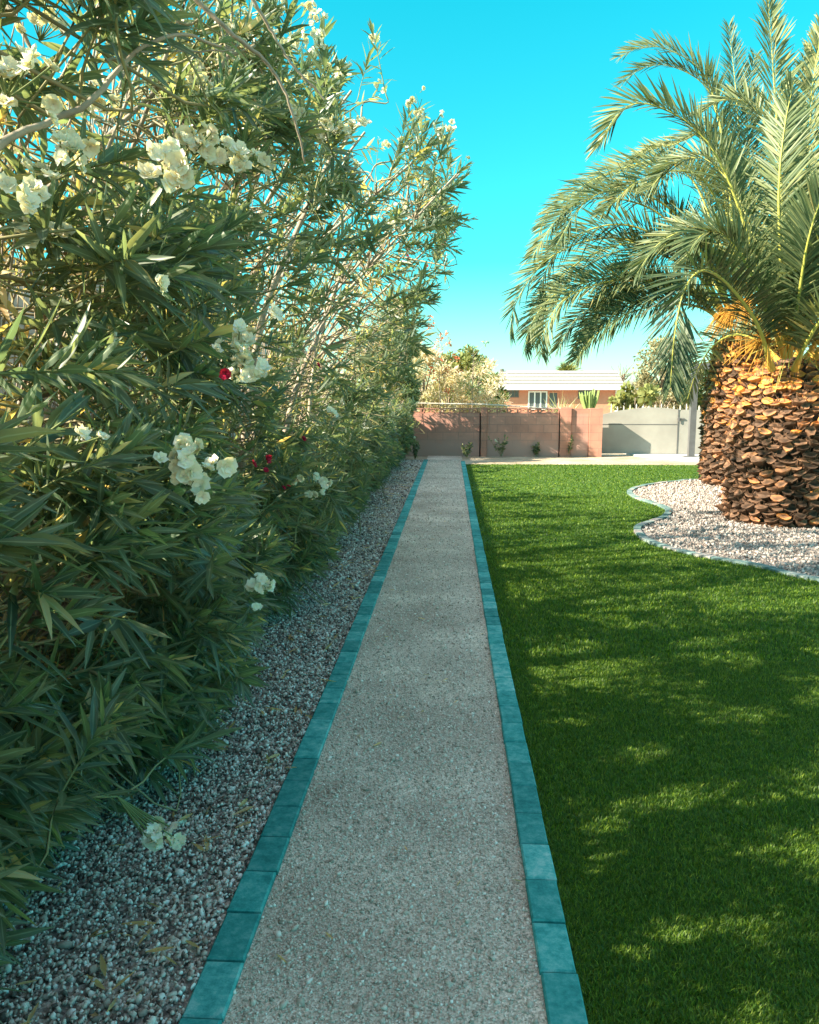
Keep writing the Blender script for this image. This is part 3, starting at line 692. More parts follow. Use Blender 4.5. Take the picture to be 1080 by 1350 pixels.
# ------------------------------------------------------------------ date palms
def frond(root, org, pts, nl=150, maxl=.52, w=.024, vee=.45, tone0=.45, seed=0, roll=0.0, base_r=.026, start=.14, outw=None):
    r = np.random.default_rng(seed)
    P = smooth_line(pts, 40); seg = np.r_[0, np.cumsum(np.linalg.norm(np.diff(P, axis=0), axis=1))]
    P = np.stack([np.interp(np.linspace(0, seg[-1], 40), seg, P[:, i]) for i in range(3)], 1); T = nrm(np.gradient(P, axis=0))
    out = np.array(outw if outw is not None else (P[-1] - P[0]) * np.array([1, 1, 0])); out = out / max(1e-6, np.linalg.norm(out))
    # upper side of the blade: away from the drop, back towards the crown where it stands upright
    Nn = np.array([0, 0, 1.0])[None] - T * T[:, 2:3]; Nn = nrm(Nn + (-out)[None] * .35 - T * ((-out * .35) @ T.T)[:, None])
    cv = np.array([0, -1.0, 0])[None] + T * T[:, 1:2]; Nn = nrm(Nn + cv * roll * np.clip(np.linspace(0, 1.8, 40), 0, 1)[:, None])
    S = np.cross(T, Nn)
    V, F = tubes((P - org)[None], (np.linspace(1, .12, 40) * base_r * np.where(np.arange(40) < 5, 1.9 - .18 * np.arange(40), 1))[None], 6)
    tr = np.repeat(np.linspace(.5, .0, 40), 6); tr[:24] = .95
    B = []; D = []; NN = []; L = []; dr = []; tn = []
    tot = seg[-1]
    for side in (-1, 1):
        s = np.linspace(start, .995, nl) + r.normal(0, .002, nl); s = np.clip(s, 0, 1)
        i = s * 39; b = np.stack([np.interp(i, np.arange(40), P[:, k]) for k in range(3)], 1)
        t_ = nrm(np.stack([np.interp(i, np.arange(40), T[:, k]) for k in range(3)], 1)); n_ = nrm(np.stack([np.interp(i, np.arange(40), Nn[:, k]) for k in range(3)], 1)); s_ = np.cross(t_, n_)
        al = np.radians(np.interp(s, [0, .4, 1], [66, 56, 28])) + r.normal(0, .07, nl)
        be = vee + r.normal(0, .30, nl)
        d = nrm(t_ * np.cos(al)[:, None] + np.sin(al)[:, None] * (side * s_ * np.cos(be)[:, None] + n_ * np.sin(be)[:, None]))
        ll = maxl * np.interp(s, [0, .12, .3, .6, .85, 1], [.25, .5, .9, 1, .72, .38]) * r.uniform(.88, 1.1, nl)
        B.append(b); D.append(d); NN.append(nrm(n_ * np.cos(be)[:, None] - side * s_ * np.sin(be)[:, None])); L.append(ll); dr.append(np.clip(r.normal(.10, .07, nl), 0, .4)); tn.append(np.clip(r.normal(tone0, .13, nl) + .25 * (r.random(nl) < .06), 0, 1))
    B, D, NN = np.vstack(B), np.vstack(D), np.vstack(NN); L, dr, tn = map(np.concatenate, (L, dr, tn))
    V2, F2, E, nv = leaves_hi(B - org, D, NN, L, np.full(len(L), w), dr)
    n0 = len(V); V = np.vstack([V, V2]); F = np.vstack([F, F2 + n0])
    return np_mesh('frond', V, F, None, root, {'tone': np.r_[tr, np.repeat(tn, nv)], 'edge': np.r_[np.ones(n0), E]}, mats=[M['rachis'], M['palm_leaf']], midx=np.r_[np.zeros(len(F) - len(F2)), np.ones(len(F2))], smooth=True)

def auto_frond(c, az, el, L, bend, r0=.25, n=7, curl=0.0):
    """control points: leaves the crown at azimuth az and elevation el, bends down by bend radians in all"""
    p = c + np.array([math.cos(az) * r0, math.sin(az) * r0, 0]); pts = [p]
    for i in range(n):
        e = el - bend * (i / (n - 1)) ** 1.25; a = az + curl * i / n
        p = p + np.array([math.cos(a) * math.cos(e), math.sin(a) * math.cos(e), math.sin(e)]) * (L / n); pts.append(p)
    return pts

def palm_trunk(root, H, R0, R1, seed, fresh_lit_from):
    r = np.random.default_rng(seed)
    prof = lambda z: np.interp(z, [0, .15 * H, .6 * H, H], [R0 * .93, R0, R0 * 1.0, R1])
    zs = np.linspace(-.05, H + .25, 14); V = []; F = []; T = []
    k = 40
    for i, z in enumerate(zs):
        rr = (prof(z) if z < H else R1 * (1 - .75 * (z - H) / .25)) - .09
        for j in range(k):
            th = 2 * PI * j / k; V.append((rr * math.cos(th), rr * math.sin(th), z)); T.append(.06)
    for i in range(len(zs) - 1):
        for j in range(k): F.append((i * k + j, i * k + (j + 1) % k, (i + 1) * k + (j + 1) % k, (i + 1) * k + j))
    dz = .071; row = 0; z = .03
    NR = 10
    while z < H + .2:
        nn = int(round(2 * PI * (prof(z) if z < H else R1 * (1 - .75 * (z - H) / .27)) / .168))
        for j in range(nn):
            th = 2 * PI * (j + .5 * (row % 2)) / nn + r.normal(0, .022) + row * .012
            zc = z + r.normal(0, .014); R = (prof(zc) if zc < H else R1 * (1 - .75 * (zc - H) / .27)) + r.normal(0, .022); hw = .078 * r.uniform(.72, 1.2); hh = .031 * r.uniform(.6, 1.6)
            er = np.array([math.cos(th), math.sin(th), 0]); et = np.array([-math.sin(th), math.cos(th), 0]); ez = np.array([0, 0, 1.0])
            tilt = r.normal(.50, .22); nrm_ = er * math.cos(tilt) + ez * math.sin(tilt); up = -er * math.sin(tilt) + ez * math.cos(tilt)
            skew = r.normal(0, .15); c = er * R + ez * zc + er * .02
            fr = np.clip((zc - fresh_lit_from) / (H - fresh_lit_from + 1e-6), 0, 1)  # upper scales oranger: fresh leaf bases, plus sunlight put into the colour
            tn = np.clip(r.normal(.43, .18) + .55 * fr, .12, 1); base = len(V)
            for q in range(NR):
                a = 2 * PI * q / NR; cu = math.cos(a); cv = math.sin(a)
                uu = cu * hw; vv = (abs(cv) ** (1.25 if cv < 0 else 1.9)) * np.sign(cv) * hh * (1.25 if cv < 0 else .85)
                jit = 1 + r.normal(0, .09)
                V.append(c + et * uu * jit + up * (vv * jit + skew * uu) - er * (uu / hw) ** 2 * .035); T.append(np.clip(tn + r.normal(0, .07), 0, 1))
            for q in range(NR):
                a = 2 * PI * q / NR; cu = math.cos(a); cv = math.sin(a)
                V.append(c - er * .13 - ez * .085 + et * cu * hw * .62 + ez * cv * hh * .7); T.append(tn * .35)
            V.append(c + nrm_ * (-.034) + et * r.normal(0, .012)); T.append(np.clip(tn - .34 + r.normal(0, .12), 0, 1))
            for q in range(9):                     # torn fibres round the cut
                a = r.uniform(-.3, PI + .3); bb = c + et * math.cos(a) * hw * .95 + up * math.sin(a) * hh * .7 - er * .03; dd = nrm(et * math.cos(a) * .8 + ez * r.uniform(.2, 1) + er * r.uniform(-.1, .7)); ll = r.uniform(.03, .075); i0 = len(V)
                V += [bb - et * .008, bb + et * .008, bb + dd * ll]; T += [.3, .3, .55]; F.append((i0, i0 + 1, i0 + 2, i0 + 2))
            for q in range(NR):
                p = (q + 1) % NR
                F.append((base + q, base + NR + q, base + NR + p, base + p)); F.append((base + q, base + p, base + 2 * NR, base + 2 * NR))
        z += dz * r.uniform(.92, 1.08); row += 1
    F4 = [f for f in F if f[2] != f[3]]; F3 = [f[:3] for f in F if f[2] == f[3]]
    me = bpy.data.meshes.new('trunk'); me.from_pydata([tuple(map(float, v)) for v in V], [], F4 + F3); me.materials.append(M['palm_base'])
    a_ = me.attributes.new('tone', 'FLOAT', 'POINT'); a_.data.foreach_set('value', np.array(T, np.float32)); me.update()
    import bmesh
    bm = bmesh.new(); bm.from_mesh(me); bmesh.ops.recalc_face_normals(bm, faces=bm.faces); bm.to_mesh(me); bm.free()
    return link(bpy.data.objects.new('trunk', me), root)

def strands(name, root, org, c, d, n, L, spread, m, seed, rad=.005, sag=.7):
    r = np.random.default_rng(seed); c = np.array(c); d = nrm(np.array(d, float))
    D = nrm(d[None] + r.normal(0, spread, (n, 3))); LL = L * r.uniform(.5, 1.1, n); t = np.linspace(0, 1, 6)
    P = c[None, None] + D[:, None] * (t[None, :, None] * LL[:, None, None]) + np.array([0, 0, -1.0]) * (sag * LL[:, None, None] * (t ** 2)[None, :, None]) + r.normal(0, .02, (n, 1, 3))
    V, F = tubes(P - np.array(org), np.full((n, 6), rad) * np.linspace(1, .6, 6)[None], 4)
    return np_mesh(name, V, F, m, root, {'tone': np.repeat(r.random(n), 24)})

NP = np.array([4.08, 9.95, 0.0]); FP = np.array([5.02, 14.05, 0.0])
near = thing('date_palm', 'nearer date palm at right edge, very thick dark scaly trunk', 'palm tree', NP, 0, 'date palms in the gravel bed')
farp = thing('date_palm', 'farther date palm with orange sunlit trunk, half behind the thicker one', 'palm tree', FP, 0, 'date palms in the gravel bed')
palm_trunk(near, 1.75, .70, .56, 41, .95)
palm_trunk(farp, 2.45, .66, .52, 42, .45)

def fpx(root, org, pix, seed, **kw):
    frond(root, org, [at(*p) for p in pix], seed=seed, **kw)
# far palm: fronds that arch to the left
FS = [
 [(965, 420, 14.0), (928, 335, 13.9), (893, 300, 13.7), (847, 270, 13.6), (788, 261, 13.4), (740, 283, 13.3), (700, 340, 13.2)],
 [(960, 425, 13.9), (920, 362, 13.6), (878, 338, 13.4), (823, 315, 13.2), (769, 319, 13.0), (715, 348, 12.9), (680, 400, 12.8), (672, 440, 12.8)],
 [(955, 430, 13.8), (920, 393, 13.4), (885, 381, 13.1), (831, 367, 12.8), (777, 371, 12.6), (728, 391, 12.4), (700, 428, 12.3), (692, 462, 12.3)],
 [(970, 400, 14.2), (940, 300, 14.6), (915, 240, 14.8), (878, 212, 15.0), (831, 219, 15.1), (777, 240, 15.2), (730, 275, 15.2), (712, 300, 15.2)],
 [(972, 400, 14.2), (962, 250, 14.3), (945, 150, 14.4), (925, 108, 14.4), (880, 86, 14.4), (845, 91, 14.4), (822, 108, 14.4)],
 [(975, 400, 14.4), (978, 250, 14.8), (971, 128, 15.0), (961, 34, 15.2)],
 [(972, 410, 14.3), (955, 260, 14.6), (930, 180, 14.9), (890, 190, 15.1), (850, 200, 15.3), (830, 215, 15.4)],
 [(985, 400, 14.4), (990, 250, 14.8), (985, 140, 15.0), (995, 75, 15.2)],
 [(960, 430, 13.7), (925, 400, 13.0), (880, 392, 12.6), (830, 400, 12.2), (790, 425, 12.0), (770, 450, 12.0)],
 [(965, 420, 13.6), (940, 350, 13.0), (905, 320, 12.6), (860, 330, 12.2), (820, 360, 12.0), (790, 405, 12.0)],
 [(968, 420, 14.4), (930, 360, 15.0), (880, 330, 15.4), (820, 330, 15.7), (760, 360, 15.9), (720, 410, 16.0), (705, 455, 16.0)],
 [(965, 430, 14.4), (925, 390, 15.0), (870, 375, 15.5), (810, 390, 15.9), (760, 420, 16.2), (735, 460, 16.3)],
 [(962, 300, 14.2), (930, 240, 13.8), (890, 225, 13.4), (840, 240, 13.0), (795, 280, 12.8)],
]
for k in (1, 2, 8, 9): FS[k] = [(x, y, 14.05 + (q - 14.05) * .25) for x, y, q in FS[k]]
_rj = random.Random(77)
for f in list(FS[:4]) + list(FS[8:12]) + [FS[4], FS[6]]:      # their neighbours in the crown
    dx, dy, dz_ = _rj.uniform(-10, 30), _rj.uniform(-26, 22), _rj.uniform(-.5, .9)
    FS.append([(x + dx * i / 4, y + dy * i / 4, q + dz_ * i / 5) for i, (x, y, q) in enumerate(f)])
for i, f in enumerate(FS): fpx(farp, FP, f, 300 + i, tone0=.42 if i % 3 else .6, maxl=.60, roll=(.9, .5, 1.1)[i % 3])
# near palm
NS = [
 [(1030, 455, 9.7), (1010, 385, 9.6), (990, 320, 9.5), (952, 218, 9.4), (909, 163, 9.4), (850, 136, 9.3), (815, 150, 9.3), (790, 192, 9.3)],
 [(1035, 470, 9.6), (1031, 385, 9.3), (1027, 253, 9.2), (1035, 165, 9.25), (1047, 108, 9.35)],
 [(1040, 455, 9.9), (1032, 280, 10.1), (1022, 128, 10.3), (1012, -10, 10.6)],
 [(1045, 455, 9.9), (1050, 280, 10.2), (1066, 148, 10.4), (1085, 30, 10.6)],
 [(1018, 487, 9.4), (1004, 440, 9.1), (984, 404, 8.8), (950, 366, 8.5), (921, 358, 8.3), (900, 390, 8.2), (889, 447, 8.15), (884, 510, 8.15)],
 [(1048, 487, 9.4), (1062, 455, 9.1), (1090, 415, 8.8), (1150, 380, 8.5), (1200, 400, 8.3), (1230, 470, 8.2)],
 [(1040, 455, 9.9), (1075, 330, 9.9), (1120, 230, 9.9), (1190, 170, 9.8), (1260, 190, 9.7)],
 [(1040, 460, 9.7), (1065, 380, 9.3), (1110, 300, 9.0), (1160, 290, 8.7), (1210, 330, 8.5)],
 [(1035, 455, 10.0), (1000, 330, 10.5), (968, 250, 10.9), (930, 210, 11.2), (890, 215, 11.4), (855, 250, 11.5)],
 [(1035, 460, 10.0), (1000, 370, 10.5), (965, 320, 10.9), (920, 300, 11.2), (870, 320, 11.4), (840, 360, 11.5)],
 [(1040, 450, 10.1), (1045, 250, 10.6), (1000, 150, 11.0), (960, 130, 11.2), (920, 150, 11.4)],
 [(1045, 450, 10.1), (1060, 250, 10.5), (1075, 110, 10.8), (1100, 20, 11.0)],
 [(1035, 470, 9.6), (1010, 410, 9.2), (985, 350, 9.0), (955, 310, 8.9), (925, 310, 8.8), (905, 345, 8.75)],
 [(1050, 470, 9.7), (1080, 400, 9.5), (1140, 340, 9.4), (1200, 340, 9.3), (1250, 390, 9.2)],
 [(1040, 470, 9.6), (1052, 400, 9.2), (1065, 320, 8.9), (1085, 260, 8.8), (1110, 240, 8.75)],
 [(1045, 460, 10.0), (1090, 330, 10.4), (1150, 250, 10.7), (1230, 220, 11.0)],
]
for i, f in enumerate(NS): fpx(near, NP, f, 340 + i, tone0=(.55, .5, .68, .68, .12)[i] if i < 5 else .48, maxl=.56, w=.026, roll=(1.0, 0, 0, 0, 0, 0, .8, .5, 1.2, .9, .8, 0, .8, .5, 0, .5)[i])  # the drooping frond's dark tone stands in for its shade
rf = random.Random(9)
for i in range(12):                     # the rest of both crowns
    az = math.radians(-60 + i * 17 + rf.uniform(-6, 6)); el = rf.uniform(.5, 1.15)
    if math.cos(az) < -.15: continue
    frond(near, NP, auto_frond(NP + np.array([0, 0, 1.9]), az, el, rf.uniform(2.8, 3.6), rf.uniform(1.2, 1.9), .22), seed=400 + i, nl=95)
for i in range(16):
    az = math.radians(-110 + i * 20 + rf.uniform(-6, 6)); el = rf.uniform(.5, 1.25)
    if math.cos(az) < -.2: continue
    frond(farp, FP, auto_frond(FP + np.array([0, 0, 2.6]), az, el, rf.uniform(2.9, 3.6), rf.uniform(1.3, 2.0), .2), seed=430 + i, nl=95)
strands('fruit_stalk', farp, FP, at(972, 408, 13.45), (-.75, -.5, -.05), 150, .55, .40, M['fruit'], 61, .006, .75)
strands('fruit_stalk', farp, FP, at(985, 400, 13.35), (-.4, -.8, .1), 130, .55, .42, M['fruit'], 62, .006, .75)
strands('fruit_stalk', near, NP, at(1060, 440, 9.35), (.1, -.8, .3), 110, .45, .45, M['fruit'], 63, .005, .5)
strands('fruit_stalk', near, NP, at(1010, 450, 9.45), (-.5, -.7, .3), 90, .45, .45, M['fruit'], 64, .005, .5)
strands('dry_fibre', near, NP, at(1040, 450, 9.4), (0, -.7, .6), 90, .5, .6, M['rachis'], 65, .005, .2)

# ------------------------------------------------------------------ far block wall, gate, pergola
WY = 20.9
def wx(px): return at(px, 560, WY)[0]
def wz(py, px=640, Y=WY): return at(px, py, Y)[2]
bwall = thing('block_wall', 'red slump block wall with a row of pierced blocks on top', 'wall', (0, WY, 0))
TOP = wz(545); CAP = wz(538)
xa, xb, xc, xd, xe, xf = wx(440), wx(634), wx(643), wx(738), wx(752), wx(776)
xg = wx(793)
def panel(x0, x1, z1, m=M['block'], th=.10):
    return MB().box(x0, x1, -th, th, -.05, z1).build('panel', m, bwall)
panel(xa, xb - .035, TOP); panel(xc - .02, xd - .03, TOP); panel(xe + .012, xf - .012, wz(545), M['block'])
for x0, x1, zt in ((xb, xc - .025, CAP + .02), (xd, xe, CAP + .02), (xf, xg, CAP + .0)):
    MB().box(x0, x1, -.16, .16, -.05, zt).build('pilaster', M['block_plain'], bwall)
for x0, x1 in ((xb - .033, xb - .002), (xd - .028, xd - .002), (xe + .001, xe + .011), (xf - .011, xf - .001)):
    MB().box(x0, x1, -.06, .06, -.05, TOP).build('joint', M['gap'], bwall)
def breeze(x, w, z0, z1):
    m = MB(); t = .022; h = z1 - z0; y0, y1 = -.075, .075
    m.box(x, x + w, y0, y1, z0 + .001, z0 + t).box(x, x + w, y0, y1, z1 - t, z1)
    m.box(x + .002, x + t, y0, y1, z0 + t, z1 - t).box(x + w - t, x + w - .002, y0, y1, z0 + t, z1 - t)
    cx, cz = x + w / 2, (z0 + z1) / 2
    m.prism([(x + t, z0 + t), (x + t + .04, z0 + t), (cx + .02, cz), (x + t + .04, z1 - t), (x + t, z1 - t), (cx - .05, cz)], y0 + .01, y1 - .01)
    m.prism([(x + w - t, z0 + t), (cx + .02, cz - .012), (cx + .02, cz + .012), (x + w - t, z1 - t), (x + w - t - .03, z1 - t), (cx - .01, cz), (x + w - t - .03, z0 + t)][::-1], y0 + .01, y1 - .01)
    m.build('pierced_block', M['block_plain'], bwall)
for x0, x1 in ((xa, xb - .035), (xc - .02, xd - .03)):
    nb = max(1, int(round((x1 - x0) / .255))); w = (x1 - x0) / nb
    for i in range(nb): breeze(x0 + i * w, w, TOP, CAP)
MB().box(xe + .012, xf - .012, -.1, .1, TOP + .001, CAP - .01).build('cap_course', M['block_plain'], bwall)

rail = MB().tube([at(520, 531, WY + .3), at(640, 533, WY + .3), at(770, 541, WY + .3)], [.018] * 3, 6).build('rail', M['picket'])
tag(rail, 'thin pale rail running just above the red block wall', 'rail')

# grey metal gate, set a little behind the wall's end
GY = WY + .42
def gx(px): return at(px, 560, GY)[0]
g0, g1, g2 = gx(790), gx(894), gx(940)
gate = thing('metal_gate', 'grey sheet metal gate with an arched top', 'gate', (0, GY, 0))
GB = .03
def arch(px): return wz(np.interp(px, [790, 815, 840, 862, 880, 894, 940], [547, 541.5, 538, 537, 538, 540, 541]), px, GY)
pl = [(g0, GB)] + [(g1 - .012, GB)] + [(gx(p), arch(p)) for p in np.linspace(893, 790, 20)]
MB().prism(pl, -.02, .02).build('leaf', M['gate'], gate)
pl = [(g1 + .012, GB), (g2, GB), (g2, arch(940)), (g1 + .012, arch(895))]
MB().prism(pl, -.02, .02).build('leaf', M['gate'], gate)
MB().box(g0 + .01, g1 - .03, -.0245, -.0205, wz(560, 840, GY), wz(559, 840, GY)).build('seam', M['dark_metal'], gate)
MB().box(g1 - .011, g1 + .011, -.03, .018, GB - .02, arch(895) + .02).build('mullion', M['dark_metal'], gate)
MB().box(g1 - .03, g1 + .16, -.05, -.031, wz(553, 895, GY), wz(551.5, 895, GY)).build('latch', M['dark_metal'], gate)
MB().box(g1 - .015, g1 + .025, -.07, -.051, wz(556, 895, GY), wz(550, 895, GY)).build('handle', M['dark_metal'], gate)

# pickets showing above the gate
pk = thing('picket_fence', 'row of pale pointed pickets showing above the grey gate', 'fence', (0, 23.5, 0))
for i, px in enumerate(np.linspace(806, 930, 16)):
    x = at(px, 540, 23.5)[0]; z = at(px, 532 + (i * 7 % 4) * 1.2, 23.5)[2]
    MB().prism([(x - .014, .0), (x + .014, .0), (x + .014, z - .05), (x, z), (x - .014, z - .05)], -.01, .01).build('picket', M['picket'], pk)
MB().box(at(800, 540, 23.5)[0], at(936, 540, 23.5)[0], .011, .05, .9, .98).build('rail', M['picket'], pk)

# pergola
pg = thing('pergola', 'dark grey metal pergola frame half hidden by the palm trunks', 'pergola', (0, 0, 0))
pY = 20.3; px0 = at(908.5, 590, pY)[0]; px1 = at(916.5, 590, pY)[0]; pz = at(912, 481, pY)[2]
MB().box(px0, px1, pY, pY + .14, .02, pz - .1).build('post', M['dark_metal'], pg)
MB().box(px0 - .12, px1 + .08, pY - .06, pY + .2, .02, .035).build('foot_plate', M['dark_metal'], pg)
MB().box(px0, 12.4, pY, pY + .14, pz - .099, pz + .04).build('beam', M['dark_metal'], pg)
MB().box(12.2, 12.36, pY, pY + .14, .02, pz - .1).build('post', M['dark_metal'], pg)

# stake by the lawn's edge
st_ = gnd(922, 632); tag(MB().box(-.012, .012, -.012, .012, -.05, .42, .004).build('garden_stake', M['trunk_bark']), 'thin brown stake at the lawn edge beside the farther palm', 'stake').location = (st_[0], st_[1], 0)

# young roses along the wall
def rose(px, py, h, label, white, seed):
    r = np.random.default_rng(seed); b = gnd(px, py + 4); root = thing('young_rose', label, 'rose bush', b, 0, 'young roses along the wall')
    n = 7; t = np.linspace(0, 1, 5); D = nrm(np.stack([r.normal(0, .35, n), r.normal(0, .35, n), np.ones(n)], 1)); L = h * r.uniform(.6, 1, n)
    P = D[:, None] * (t[None, :, None] * L[:, None, None]); V, F = tubes(P, np.full((n, 5), .006), 4); np_mesh('stem', V, F, M['twig'], root, {'tone': np.full(len(V), .4)})
    m = 130; i = r.integers(0, n, m); s = r.uniform(.25, 1, m); B = D[i] * (s * L[i])[:, None]; DD = nrm(r.normal(0, 1, (m, 3)) + np.array([0, 0, .3])); NN = nrm(r.normal(0, .5, (m, 3)) + np.array([0, 0, 1]))
    V, F, E, nv = leaves_lo(B, DD, NN, r.uniform(.06, .11, m), r.uniform(.035, .055, m), np.full(m, .1))
    np_mesh('foliage', V, F, M['oleander_leaf'], root, {'tone': np.repeat(np.clip(r.normal(.25, .15, m), 0, .6), nv), 'edge': E})
    for k in range(white): flower_cluster('flower', D[k] * L[k] * .98 + np.array([0, 0, .03]), (0, -.7, .6), 4, .025, M['petal_white'], root, seed + k)
rose(547, 603, .62, 'young rose at the left end of the wall with a white bloom at its side', 1, 71)
rose(616, 599, .40, 'small green rose without blooms where the path meets the wall', 0, 72)
rose(661, 598, .66, 'tall thin rose with one white bloom against the wall middle', 1, 73)
rose(707, 597, .38, 'small green rose without blooms between the two white-topped roses', 0, 74)
rose(749, 597, .60, 'bushy dark rose with white bloom near the wall pilaster', 1, 75)

# ------------------------------------------------------------------ beyond the wall
HY = 55.0
hs = thing('house', 'low salmon stucco house with a white tiled roof behind the wall', 'house', (0, HY, 0))
def hx(px, Y=HY): return at(px, 520, Y)[0]
def hz(py, Y=HY, px=735): return at(px, py, Y)[2]
eL, eR = hx(648), hx(825); wL, wR = hx(655), hx(816); ez = hz(512); rz_ = hz(489.5, HY + 3.4)
MB().box(wL, wR, .55, 7.2, -.05, ez - .02).build('wall', M['stucco'], hs)
rm = MB(); nb = 5; y0r, y1r = 0.0, 3.9; xr0, xr1 = hx(659, HY + 3.9), hx(812, HY + 3.9)
for i in range(nb):                                       # stepped courses of tile, front slope
    t0, t1 = i / nb, (i + 1) / nb
    f = lambda t, dz=0: ((eL + (xr0 - eL) * t, y0r + (y1r - y0r) * t, ez + (rz_ - ez) * t + dz), (eR + (xr1 - eR) * t, y0r + (y1r - y0r) * t, ez + (rz_ - ez) * t + dz))
    a, b = f(t0, .13); c, d = f(t1, .06); a1, b1 = f(t0, .085); a0, b0 = f(t0, .0)
    rec = lambda p: (p[0], p[1] + .14, p[2])
    rm.raw([a, b, d, c], [(0, 1, 2, 3)]); rm.raw([a1, b1, b, a], [(0, 1, 2, 3)])
    if i: rm.raw([rec(a1), rec(b1), b1, a1], [(0, 1, 2, 3)]); rm.raw([rec(a0), rec(b0), rec(b1), rec(a1)], [(0, 1, 2, 3)])
rm.raw([(eL, 0, ez + .03), (xr0, 3.9, rz_ + .035), (xr0 + .0, 3.9, rz_ + .035), (eL, 7.8, ez)], [(0, 1, 3)])
rm.raw([(eR, 0, ez + .03), (xr1, 3.9, rz_ + .035), (eR, 7.8, ez)], [(0, 2, 1)])
rm.raw([(eL, 7.8, ez), (eR, 7.8, ez), (xr1, 3.9, rz_ + .035), (xr0, 3.9, rz_ + .035)], [(0, 1, 2, 3)])
rm.raw([(eL, 0, ez - .015), (eR, 0, ez - .015), (eR, 7.8, ez - .015), (eL, 7.8, ez - .015)], [(0, 1, 2, 3)])
roof = rm.build('roof', M['roof'], hs, fix=False)
MB().box(eL, eR, -.03, -.002, ez - .10, ez + .09).build('fascia', M['white_paint'], hs)
MB().tube([(hx(661, HY + 4), 3.7, rz_), (hx(661, HY + 4), 3.7, rz_ + .18)], [.14, .14], 8).build('vent_pipe', M['pipe'], roof)
MB().box(hx(672), hx(677), 1.75, 2.05, hz(503, HY + 1.8), hz(500.5, HY + 1.8) + .06).build('roof_vent', M['pipe'], roof)
def window(px0, px1, py0, py1, frames, name='window', mframe='white_paint'):
    x0, x1, z0, z1 = hx(px0), hx(px1), hz(py1), hz(py0); fr = MB(); t = .09
    fr.box(x0, x1, .50, .548, z0, z0 + t).box(x0, x1, .50, .548, z1 - t, z1)
    for k in range(frames + 1):
        xx = x0 + (x1 - x0 - t) * k / frames; fr.box(xx, xx + t, .505, .546, z0 + t, z1 - t)
    w = fr.build(name, M[mframe], hs)
    MB().box(x0 + .02, x1 - .02, .53, .545, z0 + .02, z1 - .02).build('pane', M['glass'], w)
window(669, 685, 513.5, 524, 3, mframe='pipe'); window(697.5, 723, 515.5, 540, 3, 'glazed_door'); window(724, 738, 516, 540, 1, 'door', 'stucco'); window(764, 789, 513.5, 526, 2, mframe='pipe')
MB().box(wR - .12, wR + .02, .47, .545, 0, ez - .12).build('downpipe', M['white_paint'], hs)
hb = thing('outbuilding', 'white flat-roofed building showing right of the salmon house', 'building', (0, 66, 0))
MB().box(hx(815, 66), hx(850, 66), 0, 4, -.05, hz(507, 66)).build('wall', M['white_paint'], hb)
MB().box(hx(815, 66) - .2, hx(850, 66) + .2, -.3, 4.3, hz(507, 66) + .001, hz(503, 66)).build('roof', M['roof'], hb)

